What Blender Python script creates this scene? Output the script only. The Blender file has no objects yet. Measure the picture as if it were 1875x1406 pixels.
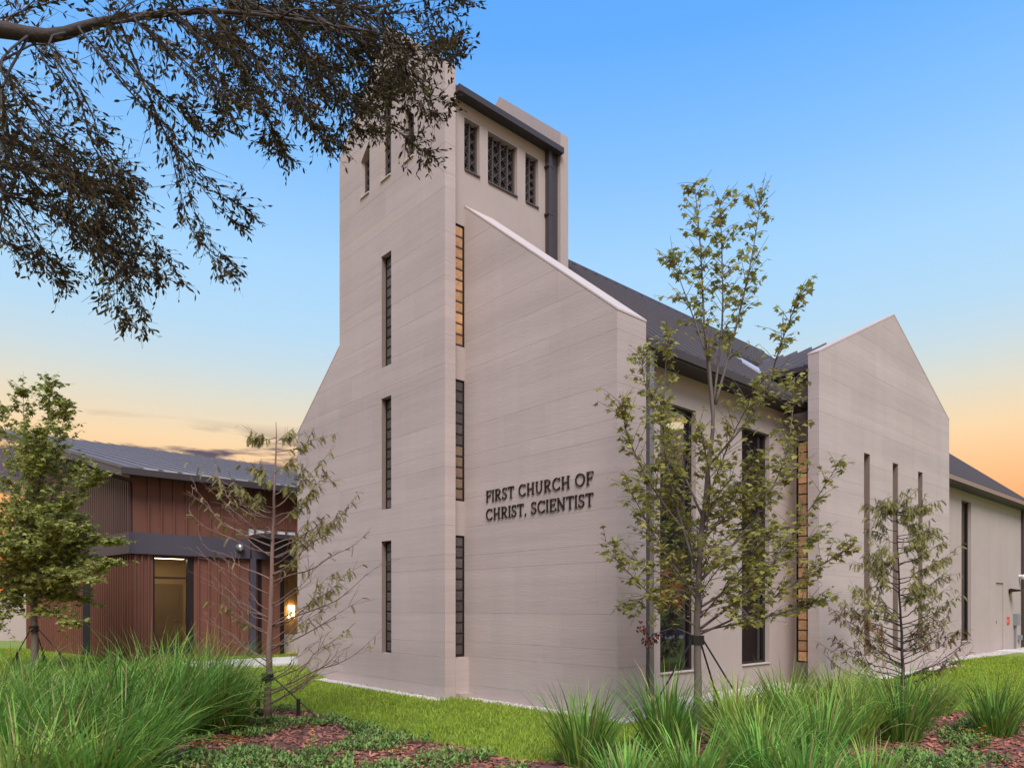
import bpy, math, random
from mathutils import Vector, Matrix
random.seed(7)
S = bpy.context.scene
COL = S.collection

# ------------------------------------------------------------------ camera
CAM_H = 1.71
FPX, CX, HOR = 1307.0, 937.5, 1110.0          # calibrated on the photograph (1875 px wide)
_n = math.hypot(1.115, 1.0); CC, SS = 1.115 / _n, 1.0 / _n
cd = bpy.data.cameras.new('camera'); cam = bpy.data.objects.new('camera', cd); COL.objects.link(cam)
cam.location = (0, 0, CAM_H)
cam.rotation_euler = (math.pi / 2, 0, math.asin(CC))
cd.sensor_fit = 'HORIZONTAL'; cd.sensor_width = 36.0; cd.lens = 36.0 * FPX / 1875.0
cd.shift_y = (HOR - 703.0) / 1875.0; cd.clip_start = 0.05; cd.clip_end = 2000
S.camera = cam

def at(u, d, z=0.0):
    """world point seen in column u at depth d (metres along the view), height z"""
    t = (u - CX) / FPX
    return Vector((d * (SS * t - CC), d * (CC * t + SS), z))
def atv(u, v, d):
    p = at(u, d); p.z = CAM_H + d * (HOR - v) / FPX
    return p

# ------------------------------------------------------------------ sky, sun, exposure
SUN_EL, SUN_DIR = math.radians(50), Vector((0.80, -0.60))
w = bpy.data.worlds.new('World'); S.world = w; w.use_nodes = True
N, L = w.node_tree.nodes, w.node_tree.links
N.clear()
out = N.new('ShaderNodeOutputWorld'); bg = N.new('ShaderNodeBackground')
tc = N.new('ShaderNodeTexCoord'); sep = N.new('ShaderNodeSeparateXYZ'); L.new(tc.outputs['Generated'], sep.inputs[0])
ramp = N.new('ShaderNodeValToRGB'); L.new(sep.outputs['Z'], ramp.inputs[0])
stops = [(0.0, (.80, .20, .055)), (.085, (.90, .31, .105)), (.165, (.95, .55, .27)), (.21, (.90, .66, .40)),
         (.255, (.72, .68, .56)), (.30, (.56, .68, .74)), (.345, (.45, .67, .86)), (.42, (.37, .635, .93)),
         (.52, (.23, .51, .94)), (.62, (.125, .40, .93)), (1.0, (.05, .24, .85))]
while len(ramp.color_ramp.elements) < len(stops): ramp.color_ramp.elements.new(0.5)
for e, (p, c) in zip(ramp.color_ramp.elements, stops): e.position = p; e.color = (*c, 1)
# thin dusk clouds low over the horizon
mp = N.new('ShaderNodeMapping'); mp.inputs['Scale'].default_value = (2.6, 2.6, 19.0); mp.inputs['Location'].default_value = (7.7, 4.1, 3.10); mp.inputs['Rotation'].default_value = (0, 0, .10)
L.new(tc.outputs['Generated'], mp.inputs[0])
cn = N.new('ShaderNodeTexNoise'); cn.inputs['Scale'].default_value = 1.35; cn.inputs['Detail'].default_value = 6; cn.inputs['Roughness'].default_value = .55
L.new(mp.outputs[0], cn.inputs['Vector'])
cr = N.new('ShaderNodeMapRange'); cr.inputs[1].default_value = .50; cr.inputs[2].default_value = .56; L.new(cn.outputs[0], cr.inputs[0])
em = N.new('ShaderNodeMapRange'); em.inputs[1].default_value = .235; em.inputs[2].default_value = .20; L.new(sep.outputs['Z'], em.inputs[0])
mu = N.new('ShaderNodeMath'); mu.operation = 'MULTIPLY'; L.new(cr.outputs[0], mu.inputs[0]); L.new(em.outputs[0], mu.inputs[1])
# the cloud bank gathers around the sunset, thinning away from it
dt = N.new('ShaderNodeVectorMath'); dt.operation = 'DOT_PRODUCT'; dt.inputs[1].default_value = (-.987, .161, 0); L.new(tc.outputs['Generated'], dt.inputs[0])
am = N.new('ShaderNodeMapRange'); am.inputs[1].default_value = .45; am.inputs[2].default_value = .72; am.inputs[4].default_value = .95; L.new(dt.outputs['Value'], am.inputs[0])
mu2 = N.new('ShaderNodeMath'); mu2.operation = 'MULTIPLY'; L.new(am.outputs[0], mu2.inputs[1]); L.new(mu.outputs[0], mu2.inputs[0])
mx = N.new('ShaderNodeMix'); mx.data_type = 'RGBA'; mx.inputs['B'].default_value = (.085, .07, .12, 1)
L.new(mu2.outputs[0], mx.inputs[0]); L.new(ramp.outputs[0], mx.inputs['A'])
L.new(mx.outputs['Result'], bg.inputs[0]); bg.inputs[1].default_value = 1.0
L.new(bg.outputs[0], out.inputs[0])
sl = bpy.data.lights.new('sun', 'SUN'); so = bpy.data.objects.new('sun', sl); COL.objects.link(so)
sl.energy = 4.2; sl.angle = math.radians(32); sl.color = (1.0, .945, .88)
sdir = Vector((SUN_DIR.x, SUN_DIR.y, math.tan(SUN_EL) * SUN_DIR.length)).normalized()
so.rotation_euler = sdir.to_track_quat('Z', 'Y').to_euler(); so.location = (30, -14, 25)
vs = S.view_settings; vs.view_transform = 'Standard'; vs.look = 'None'; vs.exposure = 0.12; vs.gamma = 1.0; vs.use_curve_mapping = False

# ------------------------------------------------------------------ materials
MAT = {}
def mat(name, col, rough=.8, metal=0.0, var=0.0, noise=None, bump=0.0, bscale=60, island=0.0, hue=0.0, trans=0.0,
        emit=None, estr=0.0, ior=1.5, streak=0.0, wear=None, objvar=0.0, sheen=0.0):
    m = bpy.data.materials.new(name); m.use_nodes = True
    n, l = m.node_tree.nodes, m.node_tree.links
    b = n['Principled BSDF']; b.inputs['Roughness'].default_value = rough; b.inputs['Metallic'].default_value = metal; b.inputs['IOR'].default_value = ior
    rgb = n.new('ShaderNodeRGB'); rgb.outputs[0].default_value = (*col, 1); cur = rgb.outputs[0]
    geo = n.new('ShaderNodeNewGeometry')
    def mixval(sock, lo, hi):
        nonlocal cur
        mr = n.new('ShaderNodeMapRange'); mr.inputs[3].default_value = lo; mr.inputs[4].default_value = hi; l.new(sock, mr.inputs[0])
        hs = n.new('ShaderNodeHueSaturation'); l.new(mr.outputs[0], hs.inputs['Value']); l.new(cur, hs.inputs['Color']); cur = hs.outputs[0]
    if noise:
        for sc, amt in noise:
            t = n.new('ShaderNodeTexNoise'); t.inputs['Detail'].default_value = 5; t.inputs['Scale'].default_value = 1.0
            mm = n.new('ShaderNodeMapping'); mm.inputs['Scale'].default_value = sc if isinstance(sc, tuple) else (sc, sc, sc)
            l.new(geo.outputs['Position'], mm.inputs[0]); l.new(mm.outputs[0], t.inputs['Vector'])
            mixval(t.outputs[0], 1 - amt, 1 + amt)
    if objvar:
        oi = n.new('ShaderNodeObjectInfo'); mixval(oi.outputs['Random'], 1 - objvar, 1 + objvar)
    if island:
        mixval(geo.outputs['Random Per Island'], 1 - island, 1 + island)
    if hue:
        sn = n.new('ShaderNodeMath'); sn.operation = 'MULTIPLY'; sn.inputs[1].default_value = 7.31; l.new(geo.outputs['Random Per Island'], sn.inputs[0])
        fr = n.new('ShaderNodeMath'); fr.operation = 'FRACT'; l.new(sn.outputs[0], fr.inputs[0])
        mr = n.new('ShaderNodeMapRange'); mr.inputs[3].default_value = .5 - hue; mr.inputs[4].default_value = .5 + hue * .35; l.new(fr.outputs[0], mr.inputs[0])
        hs = n.new('ShaderNodeHueSaturation'); l.new(mr.outputs[0], hs.inputs['Hue']); l.new(cur, hs.inputs['Color']); cur = hs.outputs[0]
    if wear:
        t = n.new('ShaderNodeTexNoise'); t.inputs['Scale'].default_value = wear[1]; t.inputs['Detail'].default_value = 6; l.new(geo.outputs['Position'], t.inputs['Vector'])
        mr = n.new('ShaderNodeMapRange'); mr.inputs[1].default_value = .48; mr.inputs[2].default_value = .66; l.new(t.outputs[0], mr.inputs[0])
        mxx = n.new('ShaderNodeMix'); mxx.data_type = 'RGBA'; mxx.inputs['B'].default_value = (*wear[0], 1); l.new(mr.outputs[0], mxx.inputs[0]); l.new(cur, mxx.inputs['A']); cur = mxx.outputs['Result']
    l.new(cur, b.inputs['Base Color'])
    if bump:
        t = n.new('ShaderNodeTexNoise'); t.inputs['Detail'].default_value = 4; t.inputs['Scale'].default_value = 1
        mm = n.new('ShaderNodeMapping'); mm.inputs['Scale'].default_value = bscale if isinstance(bscale, tuple) else (bscale,) * 3
        l.new(geo.outputs['Position'], mm.inputs[0]); l.new(mm.outputs[0], t.inputs['Vector'])
        bn = n.new('ShaderNodeBump'); bn.inputs['Strength'].default_value = bump; bn.inputs['Distance'].default_value = .01
        l.new(t.outputs[0], bn.inputs['Height']); l.new(bn.outputs[0], b.inputs['Normal'])
    if emit:
        b.inputs['Emission Color'].default_value = (*emit, 1); b.inputs['Emission Strength'].default_value = estr
        if objvar: l.new(cur, b.inputs['Emission Color']); b.inputs['Emission Strength'].default_value = estr * 5
    if trans:
        tr = n.new('ShaderNodeBsdfTranslucent'); l.new(cur, tr.inputs[0]); ms = n.new('ShaderNodeMixShader'); ms.inputs[0].default_value = trans
        l.new(b.outputs[0], ms.inputs[1]); l.new(tr.outputs[0], ms.inputs[2]); l.new(ms.outputs[0], n['Material Output'].inputs[0])
    if island: b.inputs['Specular IOR Level'].default_value = .12
    MAT[name] = m
    return m
mat('stone', (.435, .350, .327), .85, noise=[((.5, .5, 9), .07), ((1.2, 1.2, 48), .10), (.45, .08), ((.05, .05, 1.5), .20), ((2.6, 2.6, .10), .07)], objvar=.03, bump=.35, bscale=(6, 6, 90))
mat('stone_core', (.43, .345, .32), .9)
mat('pale_top', (.50, .41, .375), .85, noise=[(3, .06), (30, .05)], bump=.2, bscale=80)  # parapet tops: sky light put into a paler stone colour; also on sills
mat('stucco', (.39, .315, .290), .9, noise=[(.6, .08), (5, .05), (40, .06), ((2.2, 2.2, .12), .06)], bump=.45, bscale=70)
mat('dark_metal', (.045, .034, .036), .55, metal=.05, noise=[(2, .12)])
mat('roof_metal', (.058, .047, .050), .6, metal=.08, noise=[((.7, 3, .7), .16), (12, .06)])
mat('grey_roof', (.125, .105, .105), .7, metal=0.0, noise=[((3, .7, .7), .14), (9, .06)])
mat('band_metal', (.075, .065, .085), .5, metal=.2, noise=[(1.5, .1)])
mat('bronze_frame', (.022, .016, .017), .4, metal=.3)
mat('lattice', (.105, .082, .076), .55, metal=.3)
mat('void', (.006, .005, .006), .95)  # near-black colour in place of the darkness inside openings
mat('flashing', (.42, .41, .42), .5, metal=.3)
mat('siding', (.148, .054, .034), .6, noise=[((6, 6, .4), .12), (.8, .10)], objvar=.05)
mat('slat', (.085, .043, .038), .6, noise=[((6, 6, .4), .07)], objvar=.06)
mat('slat_back', (.022, .014, .014), .8)  # shade in the gaps between slats put into the backing colour
mat('block_dark', (.085, .07, .066), .12, noise=[(26, .5), (7, .35)], objvar=.3, bump=.6, bscale=18, ior=1.55)
mat('block_amber', (.30, .16, .08), .14, noise=[(22, .5), (6, .35)], objvar=.28, bump=.6, bscale=18, emit=(1.0, .50, .19), estr=.13)
mat('block_dim', (.16, .10, .07), .14, noise=[(22, .4)], objvar=.2, bump=.6, bscale=18, emit=(1.0, .50, .22), estr=.035)
mat('seam_metal', (.135, .112, .116), .5, metal=.1)
mat('jamb_brown', (.20, .145, .120), .7, noise=[(4, .1)])
mat('mortar', (.035, .028, .026), .6)
mat('letter', (.018, .012, .012), .4, metal=.4)
mat('downspout', (.050, .038, .040), .5, metal=.05)
mat('zinc_spout', (.24, .225, .23), .4, metal=.5)
mat('tan_wall', (.50, .36, .20), .8, noise=[(1.5, .06)])
mat('tan_door', (.26, .18, .105), .55, noise=[((12, 12, 1), .08)])
mat('wood_wall', (.42, .24, .085), .55, noise=[((9, 9, .8), .22)])
mat('lamp', (.9, .8, .6), .5, emit=(1.0, .72, .36), estr=7.0)
mat('strip_lamp', (.9, .85, .7), .5, emit=(1.0, .83, .52), estr=8.0)
mat('white_plastic', (.72, .72, .73), .35)
mat('chrome', (.6, .6, .62), .18, metal=.8)
mat('grey_box', (.23, .25, .26), .5, metal=.2)
mat('red_sign', (.62, .03, .02), .5)
mat('bark_grey', (.125, .098, .082), .9, noise=[((14, 14, 3), .3), (40, .2)], bump=.9, bscale=(40, 40, 9))
mat('bark_red', (.17, .095, .072), .9, noise=[((18, 18, 3), .3), (40, .2)], bump=.9, bscale=(50, 50, 8))
mat('bark_pale', (.21, .130, .105), .9, noise=[((18, 18, 3), .3), (40, .2)], bump=.9, bscale=(50, 50, 8))
mat('bark_dark', (.050, .036, .030), .9, noise=[(12, .3)], bump=.8, bscale=40)
mat('maple_leaf', (.34, .335, .085), .5, island=.42, hue=.035, trans=.5)
mat('maple_leaf_b', (.30, .33, .085), .5, island=.45, hue=.03, trans=.45)
mat('dead_leaf', (.12, .035, .028), .7, island=.4)
mat('oak_leaf', (.082, .070, .028), .5, island=.65, hue=.05, trans=.22)
mat('cypress_leaf', (.27, .265, .085), .6, island=.4, hue=.05, trans=.3)
mat('cypress_rust', (.17, .115, .035), .6, island=.4, hue=.05, trans=.3)
mat('grass_a', (.19, .42, .08), .6, island=.45, hue=.03, trans=.4)
mat('grass_b', (.28, .43, .08), .6, island=.45, hue=.04, trans=.4)
mat('grass_c', (.14, .30, .055), .6, island=.45, hue=.03, trans=.4)
mat('grass_d', (.30, .44, .11), .6, island=.4, hue=.04, trans=.4)
mat('straw', (.30, .24, .11), .7, island=.3)
mat('lawn_blade', (.27, .385, .05), .6, noise=[(.5, .28), (2.5, .2)], island=.35, hue=.04, trans=.35)
mat('lawn', (.19, .235, .035), .95, noise=[(.8, .25), (9, .3), (60, .3)], bump=.8, bscale=90)
mat('mulch', (.14, .062, .045), .95, noise=[(30, .4), (6, .2)], bump=1, bscale=60)
mat('chip', (.31, .125, .085), .85, island=.6)
mat('cover_leaf', (.15, .255, .065), .6, island=.45, hue=.04, trans=.2)
mat('pebble', (.62, .56, .50), .85, island=.25)
mat('gravel_bed', (.48, .43, .38), .9, noise=[(40, .25)], bump=1, bscale=50)
mat('concrete', (.58, .54, .49), .9, noise=[(2, .06), (30, .05)])
mat('asphalt', (.16, .155, .15), .9, noise=[(3, .1), (50, .2)])
mat('strap', (.010, .010, .010), .6)
mat('red_petal', (.70, .05, .02), .5, island=.3)
mat('yellow_petal', (.80, .42, .02), .5, island=.2)
mat('orange_petal', (.75, .16, .02), .5, island=.2)
# window glass: dark tinted pane, partly see-through
def glass(name, tint, transp, ior=1.9):
    m = bpy.data.materials.new(name); m.use_nodes = True; n, l = m.node_tree.nodes, m.node_tree.links
    b = n['Principled BSDF']; b.inputs['Base Color'].default_value = (*tint, 1); b.inputs['Roughness'].default_value = .02; b.inputs['IOR'].default_value = ior
    tr = n.new('ShaderNodeBsdfTransparent'); ms = n.new('ShaderNodeMixShader'); ms.inputs[0].default_value = transp
    l.new(b.outputs[0], ms.inputs[1]); l.new(tr.outputs[0], ms.inputs[2]); l.new(ms.outputs[0], n['Material Output'].inputs[0]); MAT[name] = m
glass('pane_dark', (.010, .009, .012), .25, 2.3)
glass('pane_clear', (.02, .018, .015), .88, 1.6)

# ------------------------------------------------------------------ mesh helpers
class MB:
    def __init__(s): s.v = []; s.f = []
    def poly(s, pts):
        k = len(s.v); s.v += [tuple(p) for p in pts]; s.f.append(tuple(range(k, k + len(pts))))
    def box(s, a, b):
        x0, y0, z0 = (min(a[i], b[i]) for i in range(3)); x1, y1, z1 = (max(a[i], b[i]) for i in range(3))
        k = len(s.v); s.v += [(x0, y0, z0), (x1, y0, z0), (x1, y1, z0), (x0, y1, z0), (x0, y0, z1), (x1, y0, z1), (x1, y1, z1), (x0, y1, z1)]
        s.f += [tuple(k + i for i in q) for q in ((0, 3, 2, 1), (4, 5, 6, 7), (0, 1, 5, 4), (1, 2, 6, 5), (2, 3, 7, 6), (3, 0, 4, 7))]
    def prism(s, front, back):
        """closed solid between two matching polygons"""
        n = len(front); k = len(s.v); s.v += [tuple(p) for p in front] + [tuple(p) for p in back]
        s.f.append(tuple(range(k, k + n))); s.f.append(tuple(range(k + 2 * n - 1, k + n - 1, -1)))
        for i in range(n):
            j = (i + 1) % n; s.f.append((k + i, k + n + i, k + n + j, k + j))
    def tube(s, pts, rad, sides=6, cap=True):
        pts = [Vector(p) for p in pts]
        if not isinstance(rad, (list, tuple)): rad = [rad] * len(pts)
        k0 = len(s.v); up = None
        for i, p in enumerate(pts):
            d = (pts[min(i + 1, len(pts) - 1)] - pts[max(i - 1, 0)])
            if d.length < 1e-9: d = Vector((0, 0, 1))
            d.normalize()
            if up is None: up = d.orthogonal().normalized()
            up = (up - d * up.dot(d))
            if up.length < 1e-6: up = d.orthogonal()
            up.normalize(); sd = d.cross(up)
            for j in range(sides):
                a = 2 * math.pi * j / sides; s.v.append(tuple(p + (up * math.cos(a) + sd * math.sin(a)) * rad[i]))
        for i in range(len(pts) - 1):
            for j in range(sides):
                a = k0 + i * sides + j; b = k0 + i * sides + (j + 1) % sides
                s.f.append((a, b, b + sides, a + sides))
        if cap:
            s.f.append(tuple(k0 + j for j in reversed(range(sides)))); e = k0 + (len(pts) - 1) * sides; s.f.append(tuple(e + j for j in range(sides)))
    def build(s, name, m, parent=None, smooth=False):
        me = bpy.data.meshes.new(name); me.from_pydata(s.v, [], s.f); me.update()
        if smooth: me.polygons.foreach_set('use_smooth', [True] * len(me.polygons))
        return mobj(name, me, m, parent)
def mobj(name, me, m, parent=None):
    if m and not me.materials: me.materials.append(MAT[m])
    o = bpy.data.objects.new(name, me); COL.objects.link(o)
    if parent: o.parent = parent; o.matrix_parent_inverse = parent.matrix_basis.inverted()
    return o
def tag(o, label=None, cat=None, group=None, kind=None):
    if label: o['label'] = label
    if cat: o['category'] = cat
    if group: o['group'] = group
    if kind: o['kind'] = kind
    return o
def empty(name, loc, label, cat, group=None):
    o = bpy.data.objects.new(name, None); COL.objects.link(o); o.location = loc; o.empty_display_size = .2
    return tag(o, label, cat, group)
def boxo(name, a, b, m, parent=None):
    k = MB(); k.box(a, b); return k.build(name, m, parent)
def inst(name, me, loc, parent, rot=(0, 0, 0)):
    o = bpy.data.objects.new(name, me); COL.objects.link(o); o.location = loc; o.rotation_euler = rot
    if parent: o.parent = parent; o.matrix_parent_inverse = parent.matrix_basis.inverted()
    return o
def U(a, b): return random.uniform(a, b)

# polygon helpers in wall coordinates (a, z)
def clip(poly, conv):
    for i in range(len(conv)):
        (ax, ay), (bx, by) = conv[i], conv[(i + 1) % len(conv)]; res = []
        ins = lambda p: (bx - ax) * (p[1] - ay) - (by - ay) * (p[0] - ax) >= -1e-9
        for k in range(len(poly)):
            p, q = poly[k], poly[(k + 1) % len(poly)]; ip, iq = ins(p), ins(q)
            if ip: res.append(p)
            if ip != iq:
                d1 = (bx - ax) * (p[1] - ay) - (by - ay) * (p[0] - ax); d2 = (bx - ax) * (q[1] - ay) - (by - ay) * (q[0] - ax); t = d1 / (d1 - d2)
                res.append((p[0] + (q[0] - p[0]) * t, p[1] + (q[1] - p[1]) * t))
        poly = res
        if len(poly) < 3: return []
    return poly
def area(p): return abs(sum(p[i][0] * p[(i + 1) % len(p)][1] - p[(i + 1) % len(p)][0] * p[i][1] for i in range(len(p)))) / 2
def shrink(conv, g):
    cx = sum(p[0] for p in conv) / len(conv); n = len(conv); ed = []
    for i in range(n):
        a, b = conv[i], conv[(i + 1) % n]; dx, dy = b[0] - a[0], b[1] - a[1]; l = math.hypot(dx, dy); nx, ny = -dy / l, dx / l
        ed.append(((a[0] + nx * g, a[1] + ny * g), (dx, dy)))
    r = []
    for i in range(n):
        (p, d), (q, e) = ed[i - 1], ed[i]; cr = d[0] * e[1] - d[1] * e[0]
        if abs(cr) < 1e-9: r.append(q); continue
        t = ((q[0] - p[0]) * e[1] - (q[1] - p[1]) * e[0]) / cr; r.append((p[0] + d[0] * t, p[1] + d[1] * t))
    return r
def minus(rect, holes):
    out = [rect]
    for (h0, h1, k0, k1) in holes:
        nx = []
        for (a0, a1, z0, z1) in out:
            if h1 <= a0 or h0 >= a1 or k1 <= z0 or k0 >= z1: nx.append((a0, a1, z0, z1)); continue
            if k0 > z0: nx.append((a0, a1, z0, k0))
            if k1 < z1: nx.append((a0, a1, k1, z1))
            lo, hi = max(z0, k0), min(z1, k1)
            if h0 > a0: nx.append((a0, h0, lo, hi))
            if h1 < a1: nx.append((h1, a1, lo, hi))
        out = nx
    return [r for r in out if r[1] - r[0] > 1e-4 and r[3] - r[2] > 1e-4]
COURSES = []
_z = -.3; _pat = [.54, .54, .27, .54, .81, .27, .54]
_i = 0
while _z < 15: COURSES.append((_z, _z + _pat[_i % 7])); _z += _pat[_i % 7]; _i += 1
def panel_wall(name, axis, polys, holes, face, thick, parent, seed, extra=(), label=None):
    """wall of separate stone panels on a recessed core. axis 'x': faces -y at y=face; axis 'y': faces +x at x=face"""
    rnd = random.Random(seed)
    def P(a, z, dep):
        return (a, face + dep, z) if axis == 'x' else (face - dep, a, z)
    core = MB(); g = .012
    amin = min(p[0] for q in polys for p in q); amax = max(p[0] for q in polys for p in q); zmax = max(p[1] for q in polys for p in q)
    hg = [(h[0] - g, h[1] + g, h[2] - g, h[3] + g) for h in holes]
    allp = polys[0]
    for conv in polys:
        sc = shrink(conv, g)
        for r in minus((amin, amax, -.3, zmax), hg):
            pc = clip([(r[0], r[2]), (r[1], r[2]), (r[1], r[3]), (r[0], r[3])], sc)
            if len(pc) >= 3 and area(pc) > 1e-4: core.prism([P(a, z, g) for a, z in pc], [P(a, z, thick - g) for a, z in pc])
    c = core.build(name, 'stone_core', parent)
    if label: c['label'] = label
    gap = .0013
    for ci, (z0, z1) in enumerate(COURSES):
        if z0 > zmax: break
        a = amin - rnd.uniform(0, 1.6)
        while a < amax:
            ln = rnd.choice([1.1, 1.6, 2.1, 2.6]) * rnd.uniform(.9, 1.1); a1 = a + ln
            for r in minus((a + gap, a1 - gap, z0 + gap, z1 - gap), holes):
                for conv in polys:
                    pc = clip([(r[0], r[2]), (r[1], r[2]), (r[1], r[3]), (r[0], r[3])], conv)
                    if len(pc) >= 3 and area(pc) > 2e-3:
                        b = MB(); pr = rnd.uniform(0, .0015)
                        b.prism([P(x, z, -pr) for x, z in pc], [P(x, z, thick) for x, z in pc]); b.build('stone_panel', 'stone', c)
            a = a1
    for pc in extra:
        b = MB(); b.prism([P(x, z, 0) for x, z in pc], [P(x, z, thick) for x, z in pc]); b.build('stone_panel', 'stone', c)
    return c

# ------------------------------------------------------------------ the church: measured planes
YT, XT = 7.832, -10.572          # tower front plane, tower right edge
XL = -10.702                     # side wall of the tower
YS, XC = 8.388, -6.972           # sign wall plane and its outer corner
XN = -7.90                       # nave side wall
XW, YW0, YW1 = -7.0, 15.12, 23.44
church = empty('church', (-11, 12, 0), 'mauve-grey stone church with gabled tower, dark seamed roof and slit windows', 'church')

# tower front wall, with the sloped shoulder on its outer side
strips_z = [(.76, 3.05), (3.70, 5.99), (6.62, 8.92)]
SX0, SX1 = -12.78, -12.394
bel = [(-13.60, -13.24, 10.45, 11.58), (-12.78, -12.40, 10.45, 12.45), (-11.93, -11.58, 10.45, 11.58)]
apex = -12.556
polyA = [(-14.54, -.3), (XT, -.3), (XT, 11.72), (apex, 13.54), (-14.54, 11.72)]
polyB = [(-16.67, -.3), (-14.54, -.3), (-14.54, 7.54), (-16.67, 5.96)]
holesA = [(SX0, SX1, a, b) for a, b in strips_z] + bel
tri = [[(-13.60, 11.25), (-13.24, 11.575), (-13.60, 11.575)], [(-11.58, 11.25), (-11.58, 11.575), (-11.93, 11.575)],
       [(-12.78, 12.27), (-12.59, 12.445), (-12.78, 12.445)], [(-12.40, 12.27), (-12.40, 12.445), (-12.59, 12.445)]]
panel_wall('tower_front_wall', 'x', [polyA, polyB], holesA, YT, .24, church, 1, tri)
# sign wall
panel_wall('gable_wall', 'x', [[(XL, -.3), (XC, -.3), (XC, 6.19), (XL, 9.288)]], [], YS, .707, church, 5)
# transept gable wall with three slits
slits = [(17.445, 17.80, .53, 5.345), (19.19, 19.56, .53, 5.345), (20.95, 21.30, .53, 5.345)]
panel_wall('transept_gable_wall', 'y', [[(YW0, -.3), (YW1, -.3), (YW1, 7.14), (19.28, 9.08), (YW0, 7.16)]], slits, XW, .24, church, 9)
# sloped tops of the parapets, sky light on them put into a paler colour, 3 mm over the panels
def pale_top(pts, axis, face, thick, parent, t=.035):
    k = MB()
    f, b = [], []
    for (a, z) in pts:
        f.append((a, z))
    for i in range(len(f) - 1):
        (a0, z0), (a1, z1) = f[i], f[i + 1]
        q = [(a0, z0 + .003), (a1, z1 + .003), (a1, z1 + t), (a0, z0 + t)]
        P = (lambda a, z, d: (a, face + d, z)) if axis == 'x' else (lambda a, z, d: (face - d, a, z))
        b_ = MB(); b_.prism([P(a, z, -.006) for a, z in q], [P(a, z, thick + .006) for a, z in q]); b_.build('pale_top', 'pale_top', parent)
pale_top([(XL + .005, 9.288), (XC + .006, 6.19)], 'x', YS, .707, church)
pale_top([(YW0 - .006, 7.16), (19.28, 9.08), (YW1 + .006, 7.14)], 'y', XW, .24, church)
pale_top([(-14.546, 11.72), (apex, 13.54), (XT + .006, 11.72)], 'x', YT, .24, church)
pale_top([(-16.676, 5.96), (-14.54, 7.54)], 'x', YT, .24, church)

# tower body: side wall with louvred openings and the glass-block strip, rear parapet
def wall_pieces(name, axis, rect, holes, face, thick, m, parent):
    k = MB()
    for (a0, a1, z0, z1) in minus(rect, holes):
        k.box((a0, face, z0), (a1, face + thick, z1)) if axis == 'x' else k.box((face - thick, a0, z0), (face, a1, z1))
    return k.build(name, m, parent)
lou = [(8.38, 8.755, 9.99, 11.0), (8.965, 9.74, 9.985, 11.0), (9.966, 10.335, 9.98, 11.005)]
gs = [(8.075, 8.386, a, b) for a, b in strips_z]
wall_pieces('tower_side_wall', 'y', (8.074, 10.86, 0, 11.26), lou + gs, XL, .22, 'stucco', church)
boxo('plinth_block', (XL + .002, 8.074, 0), (XT + .004, YS - .002, .74), 'stone', church)
boxo('plinth_foot', (XL + .01, 8.078, 0), (XT + .13, YS - .004, .10), 'stucco', church)
wall_pieces('tower_far_wall', 'y', (8.074, 10.86, 0, 11.34), [], -14.30, .22, 'stucco', church)
k = MB(); rp = [(-14.54, 6), (XT, 6), (XT, 11.74), (apex, 13.56), (-14.54, 11.74)]
k.prism([(a, 10.862, z) for a, z in rp], [(a, 11.10, z) for a, z in rp]); k.build('tower_rear_parapet', 'stucco', church)
k = MB()
for s_ in (1, -1):
    e = XT + .06 if s_ > 0 else -14.60
    q = [(e, 11.25), (apex, 12.98), (apex, 13.08), (e, 11.345)]
    k.prism([(a, 8.08, z) for a, z in q], [(a, 10.855, z) for a, z in q])
k.build('tower_roof', 'roof_metal', church)
gut = MB(); gut.box((XT - .02, 8.078, 11.245), (XT + .11, 10.858, 11.365)); gut.box((XL - .21, 8.078, 11.262), (XT - .021, 10.858, 11.302)); gut.build('tower_gutter', 'dark_metal', church)
ds = MB(); ds.box((XL + .01, 10.53, 8.2), (XL + .12, 10.63, 11.26)); dso = ds.build('tower_downspout', 'downspout', church)
for zz in (8.9, 9.9, 10.9): boxo('strap_clip', (XL + .004, 10.50, zz), (XL + .125, 10.66, zz + .04), 'dark_metal', dso)
boxo('corner_trim', (XL + .004, 10.70, 8.0), (XL + .05, 10.855, 11.26), 'downspout', church)

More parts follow.
